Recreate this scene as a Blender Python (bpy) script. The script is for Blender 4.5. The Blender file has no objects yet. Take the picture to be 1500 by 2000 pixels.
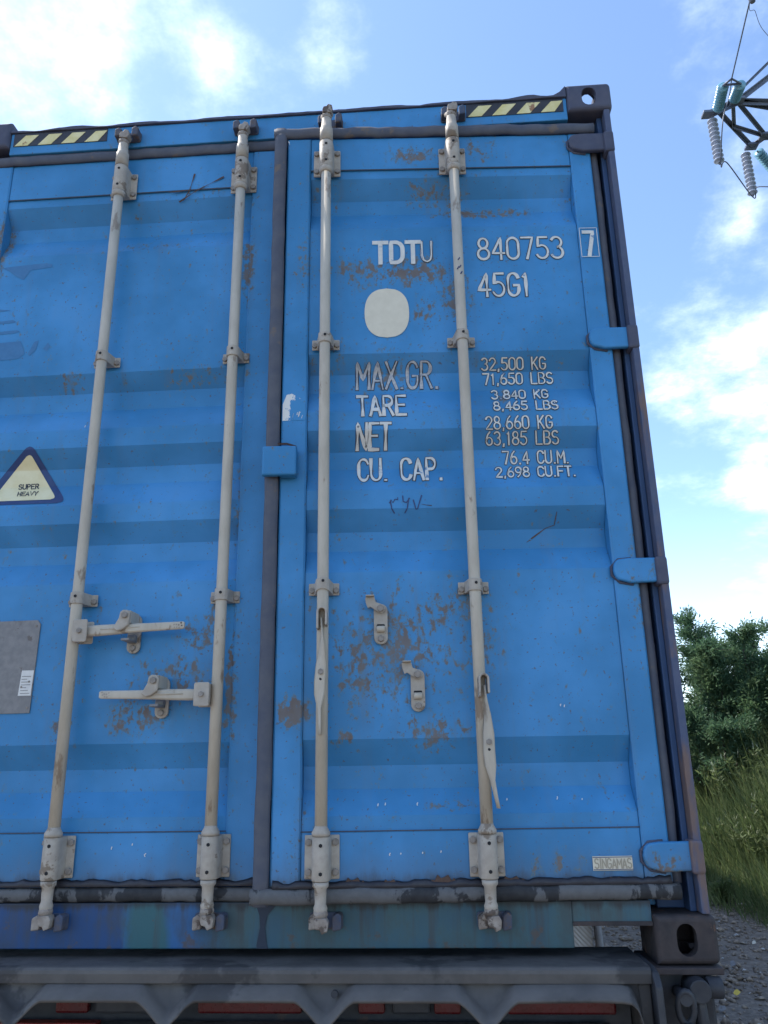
import bpy, bmesh, math, random
import numpy as np
from mathutils import Vector, Matrix

S = bpy.context.scene
COL = S.collection
rad = math.radians
ZB = 1.15                                   # underside of the container above the ground

# ------------------------------------------------------------------ camera
CAM = np.array([-0.7113, -2.3578, 0.5245 + ZB])
YAW, PITCH, ROLL, FPX = rad(-3.6153), rad(17.3759), rad(-0.926), 1541.55
cy, sy, cp, sp, cr, sr = math.cos(YAW), math.sin(YAW), math.cos(PITCH), math.sin(PITCH), math.cos(ROLL), math.sin(ROLL)
FW = np.array([sy*cp, cy*cp, sp]); RT = np.array([cy, -sy, 0.0]); UP = np.cross(RT, FW)
RT, UP = cr*RT + sr*UP, -sr*RT + cr*UP
def ray(x, y): return FW + RT*(x-750)/FPX + UP*(1000-y)/FPX
cd = bpy.data.cameras.new('camera'); cam = bpy.data.objects.new('camera', cd); COL.objects.link(cam)
cam.matrix_world = Matrix(((RT[0], UP[0], -FW[0], CAM[0]), (RT[1], UP[1], -FW[1], CAM[1]), (RT[2], UP[2], -FW[2], CAM[2]), (0, 0, 0, 1)))
cd.sensor_fit = 'VERTICAL'; cd.sensor_height = 24; cd.sensor_width = 18; cd.lens = FPX*24/2000
cd.clip_start = 0.05; cd.clip_end = 3000
S.camera = cam

# ------------------------------------------------------------------ node helpers
class NT:
    def __init__(s, tree): s.t = tree; s.n = tree.nodes; s.l = tree.links
    def add(s, typ, ins=None, **kw):
        n = s.n.new(typ)
        for k, v in kw.items(): setattr(n, k, v)
        for k, v in (ins or {}).items():
            sock = n.inputs[k]
            if hasattr(v, 'is_output'): s.l.new(v, sock)
            else: sock.default_value = v
        return n
    def math(s, op, a, b=0.0, c=0.0, clamp=False):
        n = s.n.new('ShaderNodeMath'); n.operation = op; n.use_clamp = clamp
        for i, v in enumerate((a, b, c)):
            if hasattr(v, 'is_output'): s.l.new(v, n.inputs[i])
            else: n.inputs[i].default_value = v
        return n.outputs[0]
    def vmath(s, op, a, b=(0, 0, 0)):
        n = s.n.new('ShaderNodeVectorMath'); n.operation = op
        for i, v in enumerate((a, b)):
            if hasattr(v, 'is_output'): s.l.new(v, n.inputs[i])
            else: n.inputs[i].default_value = v
        return n
    def step(s, v, lo, hi, a=0.0, b=1.0):
        n = s.add('ShaderNodeMapRange', {'Value': v, 'From Min': lo, 'From Max': hi, 'To Min': a, 'To Max': b}, interpolation_type='SMOOTHSTEP')
        return n.outputs[0]
    def noise(s, vec, scale, detail=4.0, rough=0.55, dist=0.0):
        return s.add('ShaderNodeTexNoise', {'Vector': vec, 'Scale': scale, 'Detail': detail, 'Roughness': rough, 'Distortion': dist}).outputs['Fac']
    def mapv(s, vec, loc=(0, 0, 0), rot=(0, 0, 0), scale=(1, 1, 1)):
        return s.add('ShaderNodeMapping', {'Vector': vec, 'Location': loc, 'Rotation': rot, 'Scale': scale}).outputs[0]
    def mix(s, f, a, b):
        n = s.n.new('ShaderNodeMix'); n.data_type = 'RGBA'
        for i, v in ((0, f), (6, a), (7, b)):
            if hasattr(v, 'is_output'): s.l.new(v, n.inputs[i])
            else: n.inputs[i].default_value = v if i == 0 else (*v[:3], 1)
        return n.outputs[2]

# ------------------------------------------------------------------ sky and sun
SUN_EL, SUN_AZ = rad(53), rad(-72)          # to the left of the container, a little behind it
W = bpy.data.worlds.new('World'); S.world = W; W.use_nodes = True
w = NT(W.node_tree); w.n.clear()
sky = w.add('ShaderNodeTexSky', sky_type='NISHITA', sun_disc=False, sun_elevation=SUN_EL, sun_rotation=SUN_AZ, altitude=100, air_density=1.0, dust_density=0.4, ozone_density=3.0)
tc = w.add('ShaderNodeTexCoord').outputs['Generated']
sep = w.add('ShaderNodeSeparateXYZ', {0: tc})
zc = w.math('ADD', w.math('MAXIMUM', sep.outputs[2], 0.0), 0.22)
cv = w.vmath('DIVIDE', tc, w.add('ShaderNodeCombineXYZ', {0: zc, 1: zc, 2: zc}).outputs[0]).outputs[0]
cv = w.vmath('MULTIPLY', cv, (1, 1, 0)).outputs[0]
nb = w.noise(w.mapv(cv, loc=(3.3, 1.7, 0.4)), 2.1, 3.0, 0.5)
nf = w.noise(w.mapv(cv, loc=(9.1, 4.2, 2.0)), 6.2, 6.0, 0.64)
dens = w.math('ADD', w.math('MULTIPLY', nb, 0.50), w.math('MULTIPLY', nf, 0.62))
def lobe(px, py, r_deg, amp):
    d = ray(px, py); d = d/np.linalg.norm(d)
    dt = w.vmath('DOT_PRODUCT', tc, tuple(d)).outputs['Value']
    return w.step(dt, math.cos(rad(r_deg)), 1.0, 0.0, amp)
for px, py, r, a in [(200, 60, 10, .115), (60, 190, 7, .06), (480, 190, 5.5, .13), (690, 90, 4.5, .13), (330, 190, 3, -.08), (40, 60, 4, -.06), (1410, 720, 6.5, .15), (1400, 430, 3.5, .13), (1490, 930, 3.0, .15),
                     (1000, 60, 13, -.2), (1240, 420, 7, -.18), (1350, 1080, 5, -.12)]:
    dens = w.math('ADD', dens, lobe(px, py, r, a))
cm = w.step(dens, 0.52, 1.0)
thick = w.step(dens, 0.62, 1.0)
skyc = w.vmath('SCALE', sky.outputs[0]); skyc.inputs[3].default_value = 0.093; skyc = skyc.outputs[0]
hz = w.step(sep.outputs[2], -0.02, 0.30, 1.0, 0.0)
skyc = w.mix(w.math('MULTIPLY', hz, 0.35), skyc, (0.62, 0.74, 0.86))
cloudc = w.mix(thick, (0.62, 0.68, 0.76), (1.15, 1.14, 1.12))
bgc = w.mix(w.math('MULTIPLY', cm, 0.95), skyc, cloudc)
bg = w.add('ShaderNodeBackground', {'Color': bgc, 'Strength': 1.0})
wo = w.add('ShaderNodeOutputWorld', {'Surface': bg.outputs[0]})
W.cycles.sampling_method = 'AUTOMATIC'

sd = bpy.data.lights.new('sun', 'SUN'); sd.energy = 2.0; sd.angle = rad(1.0); sd.color = (1.0, 0.95, 0.87)
sun = bpy.data.objects.new('sun', sd); COL.objects.link(sun)
SD = Vector((math.sin(SUN_AZ)*math.cos(SUN_EL), math.cos(SUN_AZ)*math.cos(SUN_EL), math.sin(SUN_EL)))
sun.rotation_euler = SD.to_track_quat('Z', 'Y').to_euler(); sun.location = (-10, 14, 30)
vs = S.view_settings; vs.view_transform = 'Standard'; vs.look = 'None'; vs.gamma = 1; vs.exposure = 1.83; vs.use_curve_mapping = False
S.render.engine = 'CYCLES'
try: S.cycles.max_bounces = 4
except Exception: pass

# ------------------------------------------------------------------ materials
def mat(name, fn=None, color=(.5, .5, .5), rough=.6, metal=0.0, spec=0.5):
    m = bpy.data.materials.new(name); m.use_nodes = True
    k = NT(m.node_tree); b = k.n['Principled BSDF']
    b.inputs['Base Color'].default_value = (*color, 1); b.inputs['Roughness'].default_value = rough; b.inputs['Metallic'].default_value = metal
    b.inputs['Specular IOR Level'].default_value = spec
    if fn: fn(k, b, k.add('ShaderNodeTexCoord').outputs['Object'])
    return m
def bump(k, b, h, strength=.2, dist=.002):
    k.l.new(k.add('ShaderNodeBump', {'Height': h, 'Strength': strength, 'Distance': dist}).outputs[0], b.inputs['Normal'])
def simple(name, c1, c2, scale=20, rough=.7, metal=0.0, bstr=.25, c3=None, thr=.62, stretch=(1, 1, 1), spec=.4):
    def fn(k, b, o):
        v = k.mapv(o, scale=stretch)
        n = k.noise(v, scale, 4, .62)
        c = k.mix(k.step(n, .3, .7), c1, c2)
        if c3:
            n2 = k.noise(k.mapv(v, loc=(3, 7, 1)), scale*.45, 5, .68)
            c = k.mix(k.step(n2, thr, thr+.06), c, c3)
        k.l.new(c, b.inputs['Base Color'])
        k.l.new(k.step(k.noise(v, scale*2.3, 3), .2, .8, rough-.12, min(1, rough+.12)), b.inputs['Roughness'])
        bump(k, b, n, bstr)
    return mat(name, fn, metal=metal, spec=spec)
RUST = (.145, .095, .068); FRINGE = (.075, .175, .235)
def paint(name, base, blobs, streak=.5, grime=None, rust_bias=0.0, fade=.17):
    """weathered container paint: rust blooms where blobs say, faded patches, run-down dirt"""
    def fn(k, b, o):
        so = k.add('ShaderNodeSeparateXYZ', {0: o})
        den = k.add('ShaderNodeAttribute', attribute_name='rust').outputs['Fac']
        n1 = k.noise(k.mapv(o, scale=(1, .6, .72)), 52, 5, .68)
        n2 = k.noise(k.mapv(o, loc=(5, 2, 8), scale=(1, .6, .6)), 11, 3, .6)
        val = k.math('ADD', k.math('ADD', k.math('MULTIPLY', n1, .80), k.math('MULTIPLY', n2, .20)), rust_bias)
        val = k.math('ADD', val, k.math('MULTIPLY', den, .185))
        fr = k.step(val, .575, .655); ru = k.step(val, .615, .70)
        big = k.noise(o, 2.3, 4, .6)
        c = k.mix(k.step(big, .35, .68), tuple(x*(1-fade) for x in base), tuple(min(1, x*(1+fade)) + .012*(i == 0) for i, x in enumerate(base)))
        st = k.noise(k.mapv(o, scale=(26, 8, 1.1)), 1.0, 5, .6)
        c = k.mix(k.math('MULTIPLY', k.step(st, .52, .78), streak*.35), c, (.11, .15, .19))
        c = k.mix(k.math('MULTIPLY', k.step(big, .58, .72), .16), c, (.12, .24, .38))
        c = k.mix(k.math('MULTIPLY', k.math('MULTIPLY', k.step(st, .46, .66), den, clamp=True), .5), c, (.12, .135, .14))
        spk = k.noise(o, 95, 2, .6)
        c = k.mix(k.step(k.math('ADD', spk, k.math('MULTIPLY', den, .06)), .665, .72, 0, .7), c, (.085, .075, .07))
        if grime:
            nn = k.noise(k.mapv(o, scale=(1, 1, .35)), 15, 5, .65)
            for (z0, z1, amt, gc) in grime:
                zz = k.math('ADD', so.outputs[2], k.math('MULTIPLY', k.math('SUBTRACT', nn, .5), .10))
                c = k.mix(k.step(zz, z0, z1, amt, 0), c, gc)
        c = k.mix(k.math('MULTIPLY', fr, .62), c, FRINGE)
        tone = k.mix(k.step(n2, .35, .65), RUST, (.17, .14, .12))
        c = k.mix(k.math('MULTIPLY', ru, .85), c, tone)
        k.l.new(c, b.inputs['Base Color'])
        k.l.new(k.step(ru, 0, 1, .42, .85), b.inputs['Roughness'])
        wav = k.noise(o, 4.5, 2, .5)
        hgt = k.math('ADD', k.math('MULTIPLY', wav, 2.0), k.math('MULTIPLY', spk, .14))
        bump(k, b, hgt, .34, .005)
    return mat(name, fn, spec=.35)
BLUE = (.034, .212, .445)
R_BLOBS = [(-.70, 2.13, .26, .09, 1.0), (-.86, 2.14, .20, .06, .8), (-.55, 2.02, .10, .16, .8), (-.66, 1.98, .09, .12, .65), (-.68, 2.61, .16, .06, 1.0), (-.45, 2.385, .26, .035, 1.15), (-.33, 2.385, .13, .03, .9), (-.62, 2.47, .15, .10, .7), (-.42, 2.62, .10, .08, .55), (-.88, 2.10, .1, .10, .6),
           (-.76, .84, .30, .26, .74), (-.62, .95, .18, .13, .72), (-.88, .80, .14, .24, .72), (-.52, .84, .10, .18, .62), (-.515, 2.63, .012, .06, 1.0), (-.465, 2.64, .010, .07, 1.1), (-.425, 2.60, .012, .05, 1.0), (-.385, 2.65, .010, .06, 1.1), (-.345, 2.60, .010, .07, .9), (-.95, 2.44, .02, .09, .8), (-.55, 2.43, .02, .10, .9), (-.34, .25, .022, .05, 1.0), (-.27, .25, .018, .04, .9), (-.40, .24, .014, .05, .9), (-1.00, 1.0, .03, .06, .7), (-1.075, .66, .08, .07, 1.5), (-.66, .60, .16, .08, .75), (-1.06, 2.15, .05, .22, .65), (-.92, .585, .05, .03, 1.4), (-.62, .40, .12, .03, .9), (-1.06, .28, .04, .2, .5), (-.03, 1.0, .05, .4, .5), (-.80, 1.75, .18, .2, .4), (-.39, 1.66, .05, .05, .8)]+[(x+d, z-.05, .02, .07, .75) for x in (-.985, -.535) for d in (-.04, .04) for z in (1.843, 1.014, 2.52)]
L_BLOBS = [(-1.5, .76, .22, .14, .75), (-1.62, .66, .16, .09, .95), (-1.44, .90, .12, .1, .7), (-1.335, 2.2, .03, .22, 1.2), (-1.335, .75, .03, .35, .9), (-1.335, 1.3, .02, .3, .6), (-1.95, 1.79, .08, .06, .8), (-1.85, .64, .05, .08, .8), (-1.52, 2.54, .12, .04, .75), (-2.26, 2.36, .04, .2, 1.0), (-1.66, .62, .05, .02, 1.0), (-1.7, 2.32, .3, .04, .5), (-1.5, 1.79, .25, .06, .45)]+[(x+d, z-.05, .018, .07, .65) for x in (-1.812, -1.36) for d in (-.04, .04) for z in (1.843, 1.014, 2.52)]
GR_DOOR = [(.185, .235, .8, (.022, .022, .026)), (.20, .32, .35, (.10, .10, .10))]
M_RD = paint('blue_paint_right_door', BLUE, R_BLOBS, grime=GR_DOOR)
M_LD = paint('blue_paint_left_door', BLUE, L_BLOBS, grime=GR_DOOR)
M_HEAD = paint('blue_paint_header', BLUE, [(-.7, 2.83, .3, .03, .5), (-.25, 2.82, .1, .05, .9)], streak=.7)
M_BODY = paint('blue_paint_body', BLUE, [], streak=.6)
def sill_fn(k, b, o):
    so = k.add('ShaderNodeSeparateXYZ', {0: o})
    n = k.noise(k.mapv(o, scale=(1, 1, .6)), 7, 6, .65); st = k.noise(k.mapv(o, scale=(30, 8, 2)), 1, 5, .6)
    c = k.mix(k.step(n, .35, .65), (.028, .085, .125), (.045, .105, .115))
    xw = k.math('ADD', so.outputs[0], k.math('MULTIPLY', k.math('SUBTRACT', n, .5), .10))
    c = k.mix(k.step(xw, -1.44, -1.26, 1, 0), c, (.018, .10, .25))
    gx = k.math('SUBTRACT', 1.0, k.math('ABSOLUTE', k.math('DIVIDE', k.math('ADD', xw, 1.535), .075)), clamp=True)
    c = k.mix(k.math('MULTIPLY', k.step(gx, 0, .5), .8), c, (.025, .10, .085))
    c = k.mix(k.step(xw, -1.605, -1.595, 1, 0), c, (.009, .055, .165))
    c = k.mix(k.step(st, .46, .70, 0, .7), c, (.05, .052, .05))
    c = k.mix(k.step(n, .50, .66, 0, .55), c, (.04, .05, .055))
    r = k.noise(o, 16, 7, .65)
    zz = k.math('ADD', r, k.math('MULTIPLY', so.outputs[2], -1.1))
    c = k.mix(k.step(zz, .52, .60, 0, .75), c, (.085, .06, .045))
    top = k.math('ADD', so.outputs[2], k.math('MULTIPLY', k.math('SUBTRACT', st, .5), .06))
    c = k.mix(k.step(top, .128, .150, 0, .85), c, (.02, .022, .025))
    k.l.new(c, b.inputs['Base Color']); b.inputs['Roughness'].default_value = .6
    bump(k, b, r, .3)
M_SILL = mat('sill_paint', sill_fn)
M_GASKET = simple('hazed_weathered_rubber', (.066, .074, .102), (.09, .094, .112), 14, .75, c3=(.13, .105, .09), thr=.60)  # bleached rubber, base colour also lightened and blued with lens haze
def gsk_bot(k, b, o):
    n = k.noise(k.mapv(o, scale=(1, 1, .5)), 9, 6, .62, .3); f = k.noise(o, 60, 4)
    c = k.mix(k.step(n, .465, .50), (.016, .017, .02), (.11, .11, .112))
    c = k.mix(k.math('MULTIPLY', k.step(f, .3, .7), .3), c, (.05, .05, .052))
    k.l.new(c, b.inputs['Base Color']); b.inputs['Roughness'].default_value = .75; bump(k, b, n, .4)
M_GBOT = mat('grimy_rubber', gsk_bot)
M_ROD = simple('beige_grey_enamel', (.40, .35, .28), (.47, .415, .335), 26, .62, c3=(.26, .205, .155), thr=.585, stretch=(1, 1, .35), bstr=.12)
M_CAM = simple('worn_cast_steel', (.33, .29, .25), (.21, .17, .14), 30, .7, c3=(.10, .075, .06), thr=.52, bstr=.5)
M_BRK = simple('darkened_bracket_enamel', (.33, .285, .235), (.41, .36, .30), 30, .65, c3=(.20, .155, .115), thr=.57, bstr=.2)  # bar enamel, colour lowered to offset light from above on the brackets
M_KEEP = simple('rusty_blue_keeper', (.05, .075, .13), (.10, .085, .085), 22, .75, c3=(.12, .08, .06), thr=.58, bstr=.5)
M_BOLT = simple('greasy_bolt_steel', (.19, .165, .14), (.29, .25, .215), 60, .55, bstr=.3)
M_HOLE = mat('black_recess', color=(.012, .012, .014), rough=.9)
M_CAST = simple('dark_rusty_casting', (.030, .026, .028), (.055, .042, .040), 17, .75, c3=(.13, .065, .04), thr=.60, bstr=.6)
M_CASTT = simple('hazed_dark_casting', (.052, .060, .098), (.075, .078, .11), 13, .7, c3=(.10, .07, .06), thr=.62, bstr=.5)  # dark navy-looking metal, lens haze put into a lighter, bluer base colour
def post_fn(k, b, o):
    so = k.add('ShaderNodeSeparateXYZ', {0: o}); n = k.noise(k.mapv(o, scale=(1, 1, .25)), 9, 5, .65); n2 = k.noise(o, 30, 3, .6)
    c = k.mix(k.step(n2, .3, .7), (.056, .075, .135), (.075, .09, .145))
    r = k.math('SUBTRACT', n, k.math('MULTIPLY', k.math('SUBTRACT', so.outputs[2], 1.0), .07))
    c = k.mix(k.step(r, .46, .58, 0, .85), c, (.16, .10, .075)); c = k.mix(k.step(r, .60, .68, 0, .8), c, (.20, .10, .06))
    k.l.new(c, b.inputs['Base Color']); b.inputs['Roughness'].default_value = .75; bump(k, b, n2, .4)
M_POST = mat('rusted_post_flange', post_fn)
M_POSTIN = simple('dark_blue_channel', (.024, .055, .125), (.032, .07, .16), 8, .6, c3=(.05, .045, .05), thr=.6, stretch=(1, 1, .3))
M_VINYL = simple('aged_white_vinyl', (.66, .64, .59), (.56, .54, .50), 45, .55, bstr=.05, c3=(.14, .24, .38), thr=.62)
M_PAPER = simple('white_paper', (.66, .64, .60), (.60, .58, .55), 45, .6, bstr=.03)
M_GHOST = simple('dirt_around_lettering', (.045, .055, .075), (.07, .075, .09), 60, .8, bstr=.0)
M_PEEL = simple('grey_peeled_vinyl', (.50, .49, .47), (.28, .31, .37), 90, .6, bstr=.1)
M_STICK = simple('cream_sticker', (.66, .60, .475), (.61, .55, .43), 30, .6, bstr=.03, c3=(.5, .47, .42), thr=.68)
M_YEL = simple('faded_yellow_film', (.62, .53, .22), (.70, .62, .34), 25, .55, bstr=.05, c3=(.30, .16, .08), thr=.60)
M_BLACK = simple('black_film', (.022, .022, .03), (.035, .035, .042), 30, .5, bstr=.05)
M_NAVY = simple('navy_film', (.016, .04, .13), (.022, .05, .15), 30, .5, bstr=.03)
M_INK = mat('dark_ink', color=(.02, .03, .05), rough=.7)
M_PEN = mat('marker_pen', color=(.03, .045, .13), rough=.7)
M_PLATE = simple('dull_grey_plate', (.17, .165, .165), (.22, .21, .205), 40, .6, bstr=.15, c3=(.13, .11, .10), thr=.6)
M_TAN = mat('faint_tan_letters', color=(.36, .31, .23), rough=.7)
M_SCR = simple('rusty_scratch', (.07, .045, .035), (.10, .06, .045), 80, .85)
M_DULLBLUE = simple('removed_lettering_shadow', (.040, .150, .31), (.044, .168, .345), 40, .6, bstr=0)
M_GREY = simple('grey_chassis_paint', (.070, .066, .064), (.104, .097, .092), 9, .6, c3=(.045, .043, .043), thr=.53, bstr=.4)
M_DKSTEEL = simple('oily_dark_steel', (.022, .024, .030), (.04, .042, .048), 20, .55, c3=(.07, .05, .042), thr=.62, bstr=.4)
M_REDLENS = simple('red_lens', (.10, .010, .012), (.07, .008, .010), 30, .3, bstr=.05)
M_ORLENS = simple('orange_red_reflector', (.22, .025, .016), (.16, .02, .014), 30, .4, bstr=.05)
M_RUBBER = simple('tyre_rubber', (.018, .018, .018), (.03, .03, .03), 30, .8)
def checker_fn(k, b, o):
    wv = k.add('ShaderNodeTexWave', {'Vector': k.mapv(o, rot=(0, rad(45), 0)), 'Scale': 22.0, 'Distortion': 1.0}, wave_type='BANDS').outputs['Fac']
    bump(k, b, wv, .6, .003); n = k.noise(o, 25, 5); k.l.new(k.mix(n, (.38, .36, .33), (.55, .53, .5)), b.inputs['Base Color'])
M_CHECK = mat('checker_plate_aluminium', checker_fn, rough=.5, metal=.3)
M_STEELP = simple('galvanised_lattice_steel', (.12, .14, .19), (.16, .18, .23), 3, .55, metal=.2, bstr=.1)
M_GLASSI = mat('teal_glass_insulator', color=(.15, .33, .42), rough=.25)
M_PORC = simple('grey_porcelain_insulator', (.27, .31, .40), (.34, .38, .47), 8, .35, bstr=.05)
M_WIRE = mat('aluminium_conductor', color=(.10, .11, .14), rough=.5, metal=.3)

# ------------------------------------------------------------------ mesh builder
class MB:
    def __init__(s): s.v = []; s.f = []; s.sm = []
    def face(s, idx, smooth=False): s.f.append(tuple(idx)); s.sm.append(smooth)
    def add(s, verts, faces, smooth=False):
        o = len(s.v); s.v += [tuple(map(float, p)) for p in verts]
        for f in faces: s.face([o+i for i in f], smooth)
        return s
    def box(s, x0, x1, y0, y1, z0, z1):
        return s.add([(x, y, z) for z in (z0, z1) for y in (y0, y1) for x in (x0, x1)],
                     [(0, 2, 3, 1), (4, 5, 7, 6), (0, 1, 5, 4), (2, 6, 7, 3), (0, 4, 6, 2), (1, 3, 7, 5)])
    def rings(s, rings, cap=True, smooth=True):
        o = len(s.v); n = len(rings[0])
        for r in rings: s.v += [tuple(map(float, p)) for p in r]
        for i in range(len(rings)-1):
            for j in range(n):
                a, b = o+i*n+j, o+i*n+(j+1) % n
                s.face((a, b, b+n, a+n), smooth)
        if cap:
            s.face([o+j for j in reversed(range(n))]); s.face([o+(len(rings)-1)*n+j for j in range(n)])
        return s
    def tube(s, pts, r, n=10, cap=True, smooth=True):
        pts = [Vector(p) for p in pts]; rr = r if isinstance(r, (list, tuple)) else [r]*len(pts)
        R = []; prev = None
        for i, p in enumerate(pts):
            d = (pts[min(i+1, len(pts)-1)]-pts[max(i-1, 0)]).normalized()
            a = prev if prev is not None else (Vector((1, 0, 0)) if abs(d.x) < .9 else Vector((0, 1, 0)))
            a = (a - d*a.dot(d)).normalized(); b = d.cross(a); prev = a
            R.append([p + (a*math.cos(t)+b*math.sin(t))*rr[i] for t in [2*math.pi*j/n for j in range(n)]])
        return s.rings(R, cap, smooth)
    def vlathe(s, x, y, prof, n=20):
        """prof: (z, r) from bottom to top about a vertical axis"""
        return s.rings([[(x+r*math.cos(2*math.pi*j/n), y+r*math.sin(2*math.pi*j/n), z) for j in range(n)] for z, r in prof])
    def prism(s, poly, y0, y1):
        """poly in (x, z), counter-clockwise seen from -Y, extruded from y0 (front) to y1 (back)"""
        n = len(poly)
        s.add([(x, y0, z) for x, z in poly]+[(x, y1, z) for x, z in poly],
              [tuple(range(n)), tuple(reversed(range(n, 2*n)))]+[(i, i+n, (i+1) % n+n, (i+1) % n) for i in range(n)])
        return s
    def bolt(s, x, y, z, r=.009, h=.009):
        """hex head facing -Y, standing on y"""
        return s.rings([[(x+r*math.cos(t), yy, z+r*math.sin(t)) for t in [math.pi/6-math.pi/3*j for j in range(6)]] for yy in (y, y-h)], True, False)
    def build(s, name, m, parent=None, bevel=0.0, loc=None, rotz=0.0, seg=2):
        me = bpy.data.meshes.new(name); me.from_pydata(s.v, [], s.f); me.polygons.foreach_set('use_smooth', s.sm)
        me.materials.append(m); me.update()
        o = bpy.data.objects.new(name, me); COL.objects.link(o); o.parent = parent
        if loc: o.location = loc
        o.rotation_euler.z = rotz
        if bevel:
            bv = o.modifiers.new('bevel', 'BEVEL'); bv.width = bevel; bv.segments = seg; bv.limit_method = 'ANGLE'; bv.angle_limit = rad(35)
        return o
def rust_attr(o, blobs):
    me = o.data; n = len(me.vertices); co = np.empty(3*n); me.vertices.foreach_get('co', co); co = co.reshape(-1, 3); d = np.zeros(n)
    for (x, z, rx, rz, a) in blobs:
        t = np.clip((1-np.hypot((co[:, 0]-x)/rx, (co[:, 2]-z)/rz))/.9, 0, 1); d = np.maximum(d, a*t*t*(3-2*t))
    at = me.attributes.new('rust', 'FLOAT', 'POINT'); at.data.foreach_set('value', d); return o
def rrect(x0, x1, z0, z1, r, n=4):
    out = []
    for cx, cz, a in ((x1-r, z0+r, -90), (x1-r, z1-r, 0), (x0+r, z1-r, 90), (x0+r, z0+r, 180)):
        out += [(cx+r*math.cos(rad(a+90*i/n)), cz+r*math.sin(rad(a+90*i/n))) for i in range(n+1)]
    return out
def thing(name, label, cat, loc=(0, 0, 0), group=None):
    o = bpy.data.objects.new(name, None); COL.objects.link(o); o.location = loc
    return tag(o, label, cat, group)
def tag(o, label, cat, group=None):
    o['label'] = label; o['category'] = cat
    if group: o['group'] = group
    return o
def boolean(base, cutters):
    for c in cutters:
        md = base.modifiers.new('b', 'BOOLEAN'); md.object = c; md.operation = 'DIFFERENCE'; md.solver = 'EXACT'
    dg = bpy.context.evaluated_depsgraph_get(); me = bpy.data.meshes.new_from_object(base.evaluated_get(dg))
    base.modifiers.clear(); base.data = me
    for c in cutters: bpy.data.objects.remove(c)
    return base

# ------------------------------------------------------------------ ground
def edge_x(y): return 2.42 - .14*(np.minimum(y, 16)-7.0)
def gh(x, y):
    """height of the ground: flat gravel track, grassy bank to the right of it"""
    t = np.clip((x-edge_x(y))/2.3, 0, 1); t = t*t*(3-2*t)
    return 1.2*t + .05*np.sin(x*1.7+y*.6)*t + .012*np.sin(x*5.1)*np.sin(y*4.3) - .012
def make_ground():
    def axis(lo, hi, st, far):
        a = list(np.arange(lo, hi+1e-6, st)); q = st
        p = hi
        while p < far: q *= 1.35; p += q; a.append(p)
        q = st; p = lo
        while p > -far: q *= 1.35; p -= q; a.insert(0, p)
        return np.array(a)
    xs = axis(-4, 12, .2, 900); ys = axis(-3, 20, .2, 900)
    X, Y = np.meshgrid(xs, ys); Z = gh(X, Y)
    nx = len(xs); v = np.stack([X, Y, Z], -1).reshape(-1, 3)
    f = [(j*nx+i, j*nx+i+1, (j+1)*nx+i+1, (j+1)*nx+i) for j in range(len(ys)-1) for i in range(nx-1)]
    b = MB(); b.v = [tuple(p) for p in v.tolist()]; b.f = f; b.sm = [True]*len(f)
    def fn(k, bs, o):
        so = k.add('ShaderNodeSeparateXYZ', {0: o})
        n = k.noise(o, 3.0, 8, .65); n2 = k.noise(o, 38, 6, .7); vo = k.add('ShaderNodeTexVoronoi', {'Vector': o, 'Scale': 34.0}).outputs['Color']
        c = k.mix(k.step(n, .35, .65), (.19, .14, .10), (.27, .205, .15))
        c = k.mix(k.step(n2, .42, .62, 0, .7), c, (.10, .085, .073))
        c = k.mix(.25, c, k.mix(k.add('ShaderNodeSeparateColor', {0: vo}).outputs[0], (.07, .06, .052), (.36, .33, .29)))
        e = k.math('SUBTRACT', so.outputs[0], k.math('SUBTRACT', 2.42, k.math('MULTIPLY', k.math('SUBTRACT', k.math('MINIMUM', so.outputs[1], 16.0), 7.0), .14)))
        e = k.math('ADD', e, k.math('MULTIPLY', k.math('SUBTRACT', n2, .5), .5))
        c = k.mix(k.step(e, -.05, .35), c, k.mix(n, (.03, .045, .016), (.05, .06, .022)))
        k.l.new(c, bs.inputs['Base Color']); bs.inputs['Roughness'].default_value = .95
        bump(k, bs, n2, .8, .02)
    o = b.build('ground', mat('gravel_and_soil', fn)); o['kind'] = 'structure'
make_ground()

# ------------------------------------------------------------------ the container
BOX = thing('shipping_container', 'tall blue steel shipping container with its right rear door ajar, resting on a trailer', 'container', (0, 0, ZB))
PHI, HX, DY = rad(3.29), -.06, .03
WID, HGT, LEN = 2.438, 2.896, 12.19
# body: corrugated sides, roof, front wall, floor, bottom rails
b = MB()
def side_wall(xo, xi):
    n = int(11.8/.275); prev = None
    for i in range(n):
        y = .2+i*.275
        for yy, xx in ((y, xo), (y+.07, xo), (y+.138, xi), (y+.208, xi)):
            cur = ((xx, yy, .16), (xx, yy, 2.80))
            if prev: b.add([prev[0], cur[0], cur[1], prev[1]], [(0, 1, 2, 3)])
            prev = cur
side_wall(-.012, -.048); side_wall(-WID+.012, -WID+.048)
b.box(-WID+.05, -.05, .16, LEN-.05, 2.815, 2.835)
b.box(-.06, -.008, .17, LEN-.02, 2.79, 2.85); b.box(-WID+.008, -WID+.06, .17, LEN-.02, 2.79, 2.85)
b.box(-.05, -.006, .18, LEN-.02, .02, .17); b.box(-WID+.006, -WID+.05, .18, LEN-.02, .02, .17)
b.box(-WID+.055, -.055, .12, LEN-.06, .125, .16)
b.box(-WID+.06, -.06, LEN-.06, LEN-.03, .125, 2.82)
b.build('body', M_BODY, BOX)
for i in range(14):
    b = MB(); y = 1.0+i*.8; b.box(-WID+.056, -.056, y, y+.045, .02, .124); b.build('floor_crossmember', M_DKSTEEL, BOX)
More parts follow.
